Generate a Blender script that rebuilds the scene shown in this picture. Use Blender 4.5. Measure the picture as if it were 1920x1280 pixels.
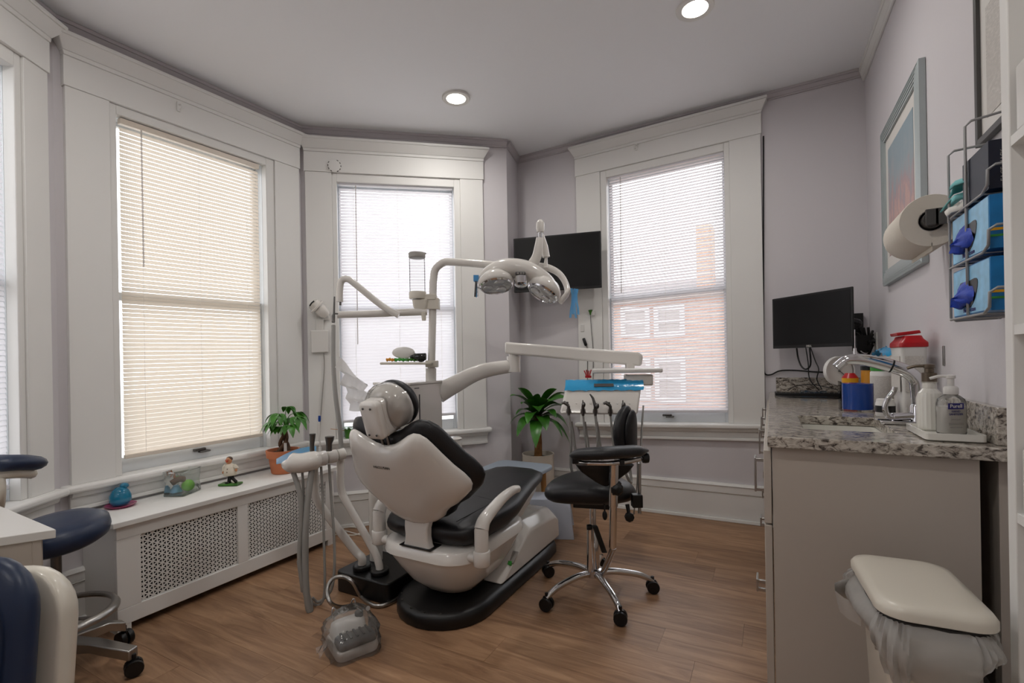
import bpy, bmesh, math, random
from mathutils import Vector as V, Matrix
random.seed(7)
PI = math.pi
S = bpy.context.scene
for o in list(bpy.data.objects): bpy.data.objects.remove(o)
C = S.collection

# ---------------------------------------------------------------- camera
FL, Y0, H = 900.0, 675.0, 1.146
YAW, ROLL = math.radians(28.3), math.radians(-1.0)
FW = V((-math.sin(YAW), math.cos(YAW), 0)); R0 = V((math.cos(YAW), math.sin(YAW), 0)); U0 = V((0, 0, 1))
RT = R0*math.cos(ROLL)+U0*math.sin(ROLL); UP = U0*math.cos(ROLL)-R0*math.sin(ROLL)
EYE = V((0, 0, H))
cam = bpy.data.objects.new('camera', bpy.data.cameras.new('camera')); C.objects.link(cam)
cam.matrix_world = Matrix(((RT.x, UP.x, -FW.x, 0), (RT.y, UP.y, -FW.y, 0), (RT.z, UP.z, -FW.z, H), (0, 0, 0, 1)))
cam.data.sensor_width = 36; cam.data.lens = FL/1920*36; cam.data.shift_y = (Y0-640)/1920
cam.data.clip_start = 0.02; cam.data.clip_end = 200
S.camera = cam

# ---------------------------------------------------------------- light and exposure
S.view_settings.view_transform = 'Standard'; S.view_settings.look = 'None'
S.view_settings.gamma = 1; S.view_settings.use_curve_mapping = False
S.view_settings.exposure = 0.18
WORLD = 4.0
LAMP = 5.6
w = bpy.data.worlds.new('overcast_sky'); S.world = w; w.use_nodes = True
nt = w.node_tree; bg = nt.nodes['Background']
tc = nt.nodes.new('ShaderNodeTexCoord'); sp = nt.nodes.new('ShaderNodeSeparateXYZ'); mr = nt.nodes.new('ShaderNodeMapRange'); rp = nt.nodes.new('ShaderNodeValToRGB')
nt.links.new(tc.outputs['Generated'], sp.inputs[0]); nt.links.new(sp.outputs['Z'], mr.inputs['Value'])
mr.inputs['From Min'].default_value = -1; mr.inputs['From Max'].default_value = 1
rp.color_ramp.elements[0].color = (.93, .93, .95, 1); rp.color_ramp.elements[1].color = (.93, .96, 1, 1)
nt.links.new(mr.outputs[0], rp.inputs[0]); nt.links.new(rp.outputs[0], bg.inputs['Color'])
bg.inputs['Strength'].default_value = WORLD

def pp(x, y, d):           # photo pixel and distance along the view axis -> place in the room
    return EYE+(FW+RT*((x-960)/FL)-UP*((y-Y0)/FL))*d
def pz(x, y, z):           # photo pixel -> place on the level z
    d = FW+RT*((x-960)/FL)-UP*((y-Y0)/FL)
    return EYE+d*((z-H)/d.z)
def px_(x, y, X):          # photo pixel -> place on the upright plane x = X
    d = FW+RT*((x-960)/FL)-UP*((y-Y0)/FL)
    return EYE+d*(X/d.x)

# ---------------------------------------------------------------- materials
def lin(h):
    h = h.lstrip('#'); c = [int(h[i:i+2], 16)/255 for i in (0, 2, 4)]
    return tuple(((x/12.92) if x <= .04045 else ((x+.055)/1.055)**2.4) for x in c)+(1,)
def mat(name, col, rough=.5, metal=0, bump=0, bscale=60, trans=0, ior=1.45, alpha=1, coat=0, vary=0, vscale=8, spec=.5, sub=0, sheen=0):
    m = bpy.data.materials.new(name); m.use_nodes = True; n = m.node_tree.nodes; l = m.node_tree.links; b = n['Principled BSDF']
    c = lin(col) if isinstance(col, str) else col
    b.inputs['Base Color'].default_value = c; b.inputs['Roughness'].default_value = rough; b.inputs['Metallic'].default_value = metal
    b.inputs['Transmission Weight'].default_value = trans; b.inputs['IOR'].default_value = ior; b.inputs['Alpha'].default_value = alpha
    b.inputs['Coat Weight'].default_value = coat; b.inputs['Specular IOR Level'].default_value = spec
    if sheen: b.inputs['Sheen Weight'].default_value = sheen
    if bump or vary:
        t = n.new('ShaderNodeTexCoord'); x = n.new('ShaderNodeTexNoise'); l.new(t.outputs['Object'], x.inputs['Vector'])
        x.inputs['Scale'].default_value = bscale if bump else vscale; x.inputs['Detail'].default_value = 4
        if bump:
            k = n.new('ShaderNodeBump'); k.inputs['Strength'].default_value = bump; k.inputs['Distance'].default_value = .004
            l.new(x.outputs['Fac'], k.inputs['Height']); l.new(k.outputs[0], b.inputs['Normal'])
        if vary:
            y = n.new('ShaderNodeTexNoise'); y.inputs['Scale'].default_value = vscale; l.new(t.outputs['Object'], y.inputs['Vector'])
            r = n.new('ShaderNodeValToRGB')
            r.color_ramp.elements[0].color = tuple(v*(1-vary) for v in c[:3])+(1,); r.color_ramp.elements[1].color = tuple(min(1, v*(1+vary)) for v in c[:3])+(1,)
            r.color_ramp.elements[0].position = .3; r.color_ramp.elements[1].position = .7
            l.new(y.outputs['Fac'], r.inputs[0]); l.new(r.outputs[0], b.inputs['Base Color'])
    return m
def film(name, col, clear=.5, rough=.2, dens=1.0):   # thin translucent plastic
    m = bpy.data.materials.new(name); m.use_nodes = True; n = m.node_tree.nodes; l = m.node_tree.links; n.remove(n['Principled BSDF'])
    o = n['Material Output']; t = n.new('ShaderNodeBsdfTransparent'); d = n.new('ShaderNodeBsdfDiffuse'); g = n.new('ShaderNodeBsdfGlossy'); tr = n.new('ShaderNodeBsdfTranslucent')
    c = lin(col); t.inputs[0].default_value = tuple(1-(1-v)*dens*.5 for v in c[:3])+(1,); d.inputs[0].default_value = c; tr.inputs[0].default_value = c; g.inputs['Roughness'].default_value = rough
    m1 = n.new('ShaderNodeMixShader'); m2 = n.new('ShaderNodeMixShader'); m3 = n.new('ShaderNodeMixShader')
    m1.inputs[0].default_value = .5; l.new(d.outputs[0], m1.inputs[1]); l.new(tr.outputs[0], m1.inputs[2])
    m2.inputs[0].default_value = clear; l.new(m1.outputs[0], m2.inputs[1]); l.new(t.outputs[0], m2.inputs[2])
    f = n.new('ShaderNodeFresnel'); f.inputs[0].default_value = 1.4; tcx = n.new('ShaderNodeTexCoord'); x = n.new('ShaderNodeTexNoise'); x.inputs['Scale'].default_value = 22; k = n.new('ShaderNodeBump'); k.inputs['Strength'].default_value = .35; k.inputs['Distance'].default_value = .015
    l.new(tcx.outputs['Object'], x.inputs['Vector']); l.new(x.outputs['Fac'], k.inputs['Height'])
    for q in (f, g, d): l.new(k.outputs[0], q.inputs['Normal'])
    l.new(f.outputs[0], m3.inputs[0]); l.new(m2.outputs[0], m3.inputs[1]); l.new(g.outputs[0], m3.inputs[2]); l.new(m3.outputs[0], o.inputs['Surface'])
    return m
def glass(name, tint=(1, 1, 1, 1)):                # flat window glass
    m = bpy.data.materials.new(name); m.use_nodes = True; n = m.node_tree.nodes; l = m.node_tree.links; n.remove(n['Principled BSDF'])
    t = n.new('ShaderNodeBsdfTransparent'); t.inputs[0].default_value = tint; g = n.new('ShaderNodeBsdfGlossy'); g.inputs['Roughness'].default_value = .02
    f = n.new('ShaderNodeFresnel'); f.inputs[0].default_value = 1.3 if name == 'window_glass' else 1.08; x = n.new('ShaderNodeMixShader')
    l.new(f.outputs[0], x.inputs[0]); l.new(t.outputs[0], x.inputs[1]); l.new(g.outputs[0], x.inputs[2]); l.new(x.outputs[0], n['Material Output'].inputs['Surface'])
    return m
def blindmat(name, col, tcol, f):
    m = bpy.data.materials.new(name); m.use_nodes = True; n = m.node_tree.nodes; l = m.node_tree.links; n.remove(n['Principled BSDF'])
    d = n.new('ShaderNodeBsdfDiffuse'); d.inputs[0].default_value = lin(col); t = n.new('ShaderNodeBsdfTranslucent'); t.inputs[0].default_value = lin(tcol)
    x = n.new('ShaderNodeMixShader'); x.inputs[0].default_value = f; l.new(d.outputs[0], x.inputs[1]); l.new(t.outputs[0], x.inputs[2]); l.new(x.outputs[0], n['Material Output'].inputs['Surface'])
    return m
def emit(name, col, s):
    m = bpy.data.materials.new(name); m.use_nodes = True; n = m.node_tree.nodes; b = n['Principled BSDF']
    b.inputs['Emission Color'].default_value = lin(col); b.inputs['Emission Strength'].default_value = s; b.inputs['Base Color'].default_value = (.8, .8, .8, 1)
    return m

def plank_mat():
    m = bpy.data.materials.new('oak_vinyl'); m.use_nodes = True; n = m.node_tree.nodes; l = m.node_tree.links; b = n['Principled BSDF']
    g = n.new('ShaderNodeNewGeometry'); oi = n.new('ShaderNodeObjectInfo'); cb = n.new('ShaderNodeCombineXYZ'); mu = n.new('ShaderNodeMath'); mu.operation = 'MULTIPLY'; mu.inputs[1].default_value = 37
    l.new(oi.outputs['Random'], mu.inputs[0]); l.new(mu.outputs[0], cb.inputs[2]); l.new(mu.outputs[0], cb.inputs[0])
    va = n.new('ShaderNodeVectorMath'); va.operation = 'ADD'; l.new(g.outputs['Position'], va.inputs[0]); l.new(cb.outputs[0], va.inputs[1])
    mp = n.new('ShaderNodeMapping'); mp.inputs['Scale'].default_value = (1.1, 10, 4); l.new(va.outputs[0], mp.inputs[0])
    n1 = n.new('ShaderNodeTexNoise'); n1.inputs['Scale'].default_value = 2.2; n1.inputs['Detail'].default_value = 8; n1.inputs['Roughness'].default_value = .62; n1.inputs['Distortion'].default_value = 1.2; l.new(mp.outputs[0], n1.inputs['Vector'])
    r = n.new('ShaderNodeValToRGB'); e = r.color_ramp.elements
    e[0].position = .28; e[0].color = lin('7b5a42'); e[1].position = .78; e[1].color = lin('b89473'); k = e.new(.52); k.color = lin('9b785b')
    l.new(n1.outputs['Fac'], r.inputs[0])
    hs = n.new('ShaderNodeHueSaturation'); mr = n.new('ShaderNodeMapRange'); mr.inputs['To Min'].default_value = .86; mr.inputs['To Max'].default_value = 1.1
    l.new(oi.outputs['Random'], mr.inputs['Value']); l.new(mr.outputs[0], hs.inputs['Value']); l.new(r.outputs[0], hs.inputs['Color']); l.new(hs.outputs[0], b.inputs['Base Color'])
    b.inputs['Roughness'].default_value = .42; b.inputs['Specular IOR Level'].default_value = .35
    bp = n.new('ShaderNodeBump'); bp.inputs['Strength'].default_value = .12; bp.inputs['Distance'].default_value = .002; l.new(n1.outputs['Fac'], bp.inputs['Height']); l.new(bp.outputs[0], b.inputs['Normal'])
    return m
def granite_mat():
    m = bpy.data.materials.new('granite'); m.use_nodes = True; n = m.node_tree.nodes; l = m.node_tree.links; b = n['Principled BSDF']
    t = n.new('ShaderNodeTexCoord'); mp = n.new('ShaderNodeMapping'); mp.inputs['Rotation'].default_value = (.4, .5, .6); mp.inputs['Scale'].default_value = (1, 1.7, 1.7); l.new(t.outputs['Object'], mp.inputs[0])
    a = n.new('ShaderNodeTexNoise'); a.inputs['Scale'].default_value = 38; a.inputs['Detail'].default_value = 5; a.inputs['Roughness'].default_value = .7; a.inputs['Distortion'].default_value = .8; l.new(mp.outputs[0], a.inputs['Vector'])
    r = n.new('ShaderNodeValToRGB'); e = r.color_ramp.elements; e[0].position = .36; e[0].color = lin('2a2522'); e[1].position = .62; e[1].color = lin('d6cfc4')
    for p_, c_ in ((.42, '6b625a'), (.48, 'aaa196'), (.55, 'c4bcb0')): k = e.new(p_); k.color = lin(c_)
    l.new(a.outputs['Fac'], r.inputs[0])
    c2 = n.new('ShaderNodeTexNoise'); c2.inputs['Scale'].default_value = 9; l.new(mp.outputs[0], c2.inputs['Vector'])
    mx = n.new('ShaderNodeMix'); mx.data_type = 'RGBA'; mx.blend_type = 'MULTIPLY'; mx.inputs[0].default_value = .35; l.new(r.outputs[0], mx.inputs[6]); l.new(c2.outputs['Fac'], mx.inputs[7]); l.new(mx.outputs[2], b.inputs['Base Color'])
    b.inputs['Roughness'].default_value = .12
    return m
def paint_mat():            # soft abstract pastel picture
    m = bpy.data.materials.new('pastel_painting'); m.use_nodes = True; n = m.node_tree.nodes; l = m.node_tree.links; b = n['Principled BSDF']
    t = n.new('ShaderNodeTexCoord'); a = n.new('ShaderNodeTexNoise'); a.inputs['Scale'].default_value = 1.6; a.inputs['Detail'].default_value = 7; a.inputs['Roughness'].default_value = .65; mp = n.new('ShaderNodeMapping'); mp.inputs['Scale'].default_value = (1, 11, 4); l.new(t.outputs['Object'], mp.inputs[0]); l.new(mp.outputs[0], a.inputs['Vector'])
    s = n.new('ShaderNodeSeparateXYZ'); l.new(t.outputs['Object'], s.inputs[0])
    ad = n.new('ShaderNodeMath'); ad.operation = 'MULTIPLY_ADD'; ad.inputs[1].default_value = .75; l.new(a.outputs['Fac'], ad.inputs[0]); l.new(s.outputs['Z'], ad.inputs[2])
    r = n.new('ShaderNodeValToRGB'); e = r.color_ramp.elements; e[0].position = .3; e[0].color = lin('4a5244'); e[1].position = 1; e[1].color = lin('8fa3ad')
    for p_, c_ in ((.42, '8a7a5c'), (.55, 'a98a88'), (.66, 'd0aba2'), (.74, 'b2979b'), (.86, '9aa7ae')): k = e.new(p_); k.color = lin(c_)
    l.new(ad.outputs[0], r.inputs[0]); l.new(r.outputs[0], b.inputs['Base Color']); b.inputs['Roughness'].default_value = .35
    return m
def brick_mat():
    m = bpy.data.materials.new('orange_brickwork'); m.use_nodes = True; n = m.node_tree.nodes; l = m.node_tree.links; b = n['Principled BSDF']
    t = n.new('ShaderNodeTexCoord'); mp = n.new('ShaderNodeMapping'); mp.inputs['Rotation'].default_value = (PI/2, 0, 0); k = n.new('ShaderNodeTexBrick'); l.new(t.outputs['Object'], mp.inputs[0]); l.new(mp.outputs[0], k.inputs['Vector'])
    k.inputs['Scale'].default_value = 6; k.inputs['Color1'].default_value = lin('c08a6c'); k.inputs['Color2'].default_value = lin('b57b5c'); k.inputs['Mortar'].default_value = lin('c4b3a4'); k.inputs['Mortar Size'].default_value = .03
    l.new(k.outputs['Color'], b.inputs['Base Color']); b.inputs['Roughness'].default_value = .9
    return m
def text_print(name, base, ink, scale, dens=.55):       # fine print too small to read
    m = bpy.data.materials.new(name); m.use_nodes = True; n = m.node_tree.nodes; l = m.node_tree.links; b = n['Principled BSDF']
    t = n.new('ShaderNodeTexCoord'); w_ = n.new('ShaderNodeTexWave'); w_.wave_type = 'BANDS'; w_.bands_direction = 'Z'; w_.inputs['Scale'].default_value = scale; l.new(t.outputs['Object'], w_.inputs['Vector'])
    a = n.new('ShaderNodeTexNoise'); mp = n.new('ShaderNodeMapping'); mp.inputs['Scale'].default_value = (1, 1, 6); l.new(t.outputs['Object'], mp.inputs[0]); l.new(mp.outputs[0], a.inputs['Vector']); a.inputs['Scale'].default_value = scale*1.2
    mu = n.new('ShaderNodeMath'); mu.operation = 'MULTIPLY'; l.new(w_.outputs['Fac'], mu.inputs[0]); l.new(a.outputs['Fac'], mu.inputs[1])
    r = n.new('ShaderNodeValToRGB'); e = r.color_ramp.elements; e[0].position = .36; e[0].color = lin(base); e[1].position = .5; e[1].color = tuple(x*dens+y*(1-dens) for x, y in zip(lin(ink), lin(base)))
    l.new(mu.outputs[0], r.inputs[0]); l.new(r.outputs[0], b.inputs['Base Color']); b.inputs['Roughness'].default_value = .5
    return m

M = {}
M['wall'] = mat('lavender_wall_paint', 'd3cfd2', .6, bump=.08, bscale=90)
M['ceil'] = mat('ceiling_paint', 'eff0f2', .7, bump=.05, bscale=70)
M['trim'] = mat('white_trim_paint', 'e4e3e0', .5, bump=.04, bscale=30)
M['plank'] = plank_mat()
M['sub'] = mat('floor_underlay', '3a2a20', .8)
M['crown'] = mat('grey_crown_paint', 'bdb7ba', .5)
M['sash'] = mat('white_sash', 'dfe3e6', .35)
M['pane'] = glass('window_glass')
M['slat_cream'] = blindmat('cream_slat', 'ddd4c8', 'd2c6b7', .48)
M['slat_white'] = blindmat('white_slat', 'e2e1e5', 'e0dee2', .55)
M['rail_cream'] = mat('cream_rail', 'ddd2c4', .4)
M['rail_white'] = mat('white_rail', 'dcdbe0', .4)
M['clearrod'] = mat('blind_wand_plastic', 'cfc9c4', .2, alpha=.6)
M['cordw'] = mat('white_cord', 'e6e2da', .8)
M['chrome'] = mat('chrome', 'd8d8da', .08, metal=1)
M['steel'] = mat('brushed_steel', 'a9a7a4', .3, metal=1)
M['dsteel'] = mat('dark_steel', '6c6a68', .35, metal=1)
M['gloss'] = mat('white_gloss_plastic', 'd9d5cf', .16, coat=.4)
M['wplast'] = mat('white_plastic', 'd8d6d2', .35)
M['cplast'] = mat('cream_plastic', 'd2ccbf', .3, coat=.3)
M['greyp'] = mat('grey_plastic', '9c9893', .4)
M['dgrey'] = mat('dark_grey_plastic', '4b4948', .45)
M['black'] = mat('black_plastic', '0d0d0e', .4)
M['blackg'] = mat('black_gloss', '0a0a0b', .16, coat=.3)
M['leather'] = mat('black_leather', '17171a', .42, bump=.15, bscale=220)
M['navy'] = mat('navy_vinyl', '1d2b45', .38, bump=.06, bscale=160)
M['screen'] = mat('screen_glass', '0b0b0c', .32, spec=.3)
M['cab'] = mat('cabinet_paint', 'b3aaa0', .45)
M['granite'] = granite_mat()
M['porc'] = mat('porcelain', 'dcdad2', .15, coat=.3)
M['terra'] = mat('terracotta', 'c67a55', .8, vary=.08, vscale=12)
M['soil'] = mat('soil', '2a1d14', .95, bump=.8, bscale=80)
M['leafA'] = mat('leaf_green', '3f7a26', .35, vary=.35, vscale=14)
M['leafB'] = mat('leaf_deep_green', '3a7224', .3, vary=.5, vscale=10)
M['bark'] = mat('bark', '8a6137', .85, bump=.8, bscale=50, vary=.3, vscale=30)
M['barkd'] = mat('braided_bark', '5d4432', .85, bump=.6, bscale=60, vary=.2, vscale=30)
M['wood'] = mat('oak_leg', 'b5824a', .5, vary=.15, vscale=20)
M['slate'] = mat('slate_blue_paint', '9ba7b4', .45)
M['pblue'] = mat('pale_blue_plastic', 'c6cddb', .4)
M['ceramic'] = mat('cream_ceramic', 'd8d0c2', .35)
M['bfilm'] = mat('blue_barrier_film', '2f9bd0', .18, coat=.5, bump=.5, bscale=40)
M['bfilml'] = film('light_blue_film', '69b6ea', .25)
M['bag'] = film('clear_plastic_bag', 'e8e6e2', .8, .12, .3)
M['bagw'] = film('white_bin_liner', 'dad8d4', .18, .3, .4)
M['clear'] = film('clear_acrylic', 'ecebea', .88, .04, .15)
M['blue'] = mat('blue_film_roll', '0b3f93', .22, coat=.4)
M['red'] = mat('red_plastic', 'b0151d', .3)
M['green'] = mat('green_plastic', '3f9a3c', .4)
M['lime'] = mat('lime_ball', '74c21f', .35, vary=.2, vscale=30)
M['yellow'] = mat('yellow_plastic', 'e0a51a', .4)
M['amber'] = mat('amber_plastic', 'c98b2b', .3)
M['paper'] = mat('paper_towel', 'd6cfc3', .9, bump=.3, bscale=120)
M['white'] = mat('white_label', 'dad7d2', .5)
M['print'] = text_print('label_print', 'd2cdc6', '55504c', 160)
M['print2'] = text_print('certificate_print', 'cfcac4', '6b6762', 70, .7)
M['painting'] = paint_mat()
M['frame'] = mat('silver_blue_frame', 'b0b9ba', .4, metal=.2)
M['wire'] = mat('grey_wire', '9a9a9b', .35, metal=.3)
M['bxblue'] = mat('glove_box_blue', '1a78b8', .4, vary=.25, vscale=16)
M['bxlight'] = mat('glove_box_light_blue', '86c0e4', .4, vary=.22, vscale=22)
M['glove'] = mat('blue_glove', '1b3fae', .5, bump=.6, bscale=40)
M['mask'] = mat('mask_teal', '7cc0c2', .8, bump=.4, bscale=40)
M['navybox'] = mat('navy_card', '15192b', .5)
M['brick'] = brick_mat()
M['ground'] = mat('outside_ground', 'b9b5ae', .9, vary=.2, vscale=2)
M['roof'] = mat('roof_shingle', '7b7674', .9, bump=.5, bscale=8)
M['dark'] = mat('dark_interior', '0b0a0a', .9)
M['hose'] = mat('grey_hose', '8f8d89', .4)
M['lampglow'] = emit('lamp_diffuser', 'fff3df', 14)
M['skin'] = mat('painted_skin', 'c98d63', .5)
M['coat'] = mat('painted_white_coat', 'd9d0bf', .5)
M['lampled'] = mat('lamp_lens', 'b9b9b9', .15, metal=.7, bump=.4, bscale=90)
M['tblue'] = mat('translucent_blue', '1593bd', .12, trans=.55, coat=.4)
M['pink'] = mat('pink_glass', 'd0608f', .2, trans=.4)
M['navyink'] = mat('purple_ink', '2a2570', .5)
M['tubeglass'] = glass('clear_tube', (.93, .93, .93, 1))
M['vase'] = film('vase_glass', 'dfe8e4', .85, .03, .3)
M['hair'] = mat('grey_hair', '5d4a3c', .8)
# ---------------------------------------------------------------- mesh helpers
def sm(pts, k=6, closed=False):          # smooth curve through points
    P = [V(p) for p in pts]; n = len(P); out = []
    if n < 3: return P
    rng = range(n) if closed else range(n-1)
    for i in rng:
        a = P[(i-1) % n] if (closed or i > 0) else P[0]*2-P[1]; b = P[i]; c = P[(i+1) % n]; d = P[(i+2) % n] if (closed or i < n-2) else P[-1]*2-P[-2]
        for j in range(k):
            t = j/k
            out.append(.5*((2*b)+(c-a)*t+(2*a-5*b+4*c-d)*t*t+(3*b-a-3*c+d)*t**3))
    if not closed: out.append(P[-1])
    return out
class MB:
    def __init__(s): s.v = []; s.f = []
    def add(s, vs, fs):
        o = len(s.v); s.v += [V(p) for p in vs]; s.f += [[i+o for i in f] for f in fs]; return s
    def hexa(s, p):                       # 0-3 one face loop, 4-7 the opposite face in the same order
        return s.add(p, [(3, 2, 1, 0), (4, 5, 6, 7), (0, 1, 5, 4), (1, 2, 6, 5), (2, 3, 7, 6), (3, 0, 4, 7)])
    def box(s, x0, x1, y0, y1, z0, z1):
        return s.hexa([(x0, y0, z0), (x1, y0, z0), (x1, y1, z0), (x0, y1, z0), (x0, y0, z1), (x1, y0, z1), (x1, y1, z1), (x0, y1, z1)])
    def obox(s, c, ax, ay, az):           # oriented box: centre and three half axes
        c = V(c); ax = V(ax); ay = V(ay); az = V(az)
        return s.hexa([c-ax-ay-az, c+ax-ay-az, c+ax+ay-az, c-ax+ay-az, c-ax-ay+az, c+ax-ay+az, c+ax+ay+az, c-ax+ay+az])
    def tube(s, pts, r, n=8, closed=False, flat=1.0):
        P = [V(p) for p in pts]; m = len(P); rs = r if isinstance(r, (list, tuple)) else [r]*m
        T = []
        for i in range(m):
            a = P[(i-1) % m] if (closed or i) else P[0]; b = P[(i+1) % m] if (closed or i < m-1) else P[-1]
            t = (b-a); T.append(t.normalized() if t.length > 1e-9 else V((0, 0, 1)))
        u = T[0].orthogonal().normalized(); vs = []
        for i in range(m):
            u = (u-T[i]*u.dot(T[i])); u = u.normalized() if u.length > 1e-6 else T[i].orthogonal().normalized(); w = T[i].cross(u)
            for j in range(n):
                a = 2*PI*j/n; vs.append(P[i]+u*(rs[i]*math.cos(a))+w*(rs[i]*flat*math.sin(a)))
        fs = []
        for i in range(m if closed else m-1):
            for j in range(n):
                a, b = i*n+j, i*n+(j+1) % n; c = ((i+1) % m)*n; fs.append((a, b, c+(j+1) % n, c+j))
        if not closed: fs += [tuple(range(n-1, -1, -1)), tuple(range((m-1)*n, m*n))]
        return s.add(vs, fs)
    def cyl(s, a, b, r, r2=None, n=16): return s.tube([a, b], [r, r if r2 is None else r2], n)
    def lathe(s, prof, c=(0, 0, 0), n=24, axis=None, cap=True):    # prof: (radius, height) pairs
        c = V(c); az = V(axis or (0, 0, 1)).normalized(); ax = az.orthogonal().normalized() if axis else V((1, 0, 0)); ay = az.cross(ax)
        vs = []; fs = []
        for r, h in prof:
            for j in range(n): a = 2*PI*j/n; vs.append(c+az*h+ax*(r*math.cos(a))+ay*(r*math.sin(a)))
        for i in range(len(prof)-1):
            for j in range(n): fs.append((i*n+j, i*n+(j+1) % n, (i+1)*n+(j+1) % n, (i+1)*n+j))
        if cap: fs += [tuple(range(n-1, -1, -1)), tuple(range((len(prof)-1)*n, len(prof)*n))]
        return s.add(vs, fs)
    def ell(s, c, rx, ry, rz, n=16, m=10):
        prof = [(math.sin(PI*i/m), -math.cos(PI*i/m)) for i in range(m+1)]
        vs = []; fs = []
        for r, h in prof:
            for j in range(n): a = 2*PI*j/n; vs.append(V(c)+V((rx*r*math.cos(a), ry*r*math.sin(a), rz*h)))
        for i in range(m):
            for j in range(n): fs.append((i*n+j, i*n+(j+1) % n, (i+1)*n+(j+1) % n, (i+1)*n+j))
        return s.add(vs, fs)
    def loft(s, rings, cap=True):         # rings: loops of equal length
        n = len(rings[0]); vs = [p for r in rings for p in r]; fs = []
        for i in range(len(rings)-1):
            for j in range(n): fs.append((i*n+j, i*n+(j+1) % n, (i+1)*n+(j+1) % n, (i+1)*n+j))
        if cap: fs += [tuple(range(n-1, -1, -1)), tuple(range((len(rings)-1)*n, len(rings)*n))]
        return s.add(vs, fs)
    def prism(s, poly, z0, z1): return s.loft([[V((p[0], p[1], z0)) for p in poly], [V((p[0], p[1], z1)) for p in poly]])
    def sheet(s, rows):
        n = len(rows[0]); vs = [p for r in rows for p in r]; fs = []
        for i in range(len(rows)-1):
            for j in range(n-1): fs.append((i*n+j, i*n+j+1, (i+1)*n+j+1, (i+1)*n+j))
        return s.add(vs, fs)
    def pillow(s, outl, fmap, tf, tb, c=(0, 0), p=3.0, ks=(1, .985, .95, .88, .75, .5, .22)):
        rings = []
        for k in reversed(ks):
            rings.append([fmap(c[0]+(u-c[0])*k, c[1]+(v-c[1])*k, -tb*math.sqrt(max(0, 1-k**p))) for u, v in outl])
        for k in ks[1:]:
            rings.append([fmap(c[0]+(u-c[0])*k, c[1]+(v-c[1])*k, tf*math.sqrt(max(0, 1-k**p))) for u, v in outl])
        return s.loft(rings)
def rrect(x0, x1, y0, y1, r, k=5):
    out = []
    for cx, cy, a0 in ((x1-r, y1-r, 0), (x0+r, y1-r, PI/2), (x0+r, y0+r, PI), (x1-r, y0+r, 1.5*PI)):
        for i in range(k+1): a = a0+PI/2*i/k; out.append((cx+r*math.cos(a), cy+r*math.sin(a)))
    return out
ROOT = {}
def obj(name, mb, m, parent=None, bevel=0, smooth=40, sub=0, kind=None, seg=2, local=False, label=None):
    """one mesh object; coordinates are the room's unless local"""
    if parent is not None:
        top = parent
        while top.parent: top = top.parent
        org = V((0, 0, 0)) if local else V(top.location)
        if parent.type == 'MESH' and parent.parent is None: org = V(parent.location) if not local else org
    else:
        lo = [min(v[i] for v in mb.v) for i in range(3)]; hi = [max(v[i] for v in mb.v) for i in range(3)]
        org = V(((lo[0]+hi[0])/2, (lo[1]+hi[1])/2, lo[2]))
    me = bpy.data.meshes.new(name); me.from_pydata([v-org for v in mb.v], [], mb.f); me.validate()
    b = bmesh.new(); b.from_mesh(me); bmesh.ops.recalc_face_normals(b, faces=b.faces); b.to_mesh(me); b.free()
    if smooth:
        me.polygons.foreach_set('use_smooth', [True]*len(me.polygons)); me.set_sharp_from_angle(angle=math.radians(smooth))
    me.materials.append(M[m] if isinstance(m, str) else m)
    o = bpy.data.objects.new(name, me); C.objects.link(o)
    if parent is not None: o.parent = parent
    else: o.location = org
    if bevel:
        k = o.modifiers.new('bevel', 'BEVEL'); k.width = bevel; k.segments = seg; k.limit_method = 'ANGLE'; k.angle_limit = math.radians(35)
    if sub:
        k = o.modifiers.new('sub', 'SUBSURF'); k.levels = sub; k.render_levels = sub
    if kind: o['kind'] = kind
    if label: o['label'] = label
    return o
def tag(o, label, cat=None, group=None, kind=None):
    o['label'] = label
    if cat: o['category'] = cat
    if group: o['group'] = group
    if kind: o['kind'] = kind
    return o
def thing(name, loc, label, cat, group=None, kind=None, rot=0):
    o = bpy.data.objects.new(name, None); C.objects.link(o); o.location = loc; o.rotation_euler = (0, 0, rot); o.empty_display_size = .05
    return tag(o, label, cat, group, kind)
def dup(o, parent=None):
    c = o.copy(); C.objects.link(c)
    if parent is not None: c.parent = parent
    for ch in list(o.children): dup(ch, c)
    return c
def lettering(name, txt, size, m, parent, org, ex, ey, depth=.0006):     # raised print facing ex x ey
    cu = bpy.data.curves.new(name, 'FONT'); cu.body = txt; cu.size = size; cu.extrude = depth; cu.align_x = 'CENTER'; cu.align_y = 'CENTER'; cu.resolution_u = 3
    t = bpy.data.objects.new(name, cu); C.objects.link(t)
    dg = bpy.context.evaluated_depsgraph_get(); me = bpy.data.meshes.new_from_object(t.evaluated_get(dg)); bpy.data.objects.remove(t); bpy.data.curves.remove(cu)
    ex = V(ex).normalized(); ez = ex.cross(V(ey)).normalized(); ey = ez.cross(ex)
    mb = MB(); mb.add([V(org)+ex*v.co.x+ey*v.co.y+ez*(v.co.z+depth) for v in me.vertices], [tuple(p.vertices) for p in me.polygons]); bpy.data.meshes.remove(me)
    return obj(name, mb, m, parent, smooth=0)
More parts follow.
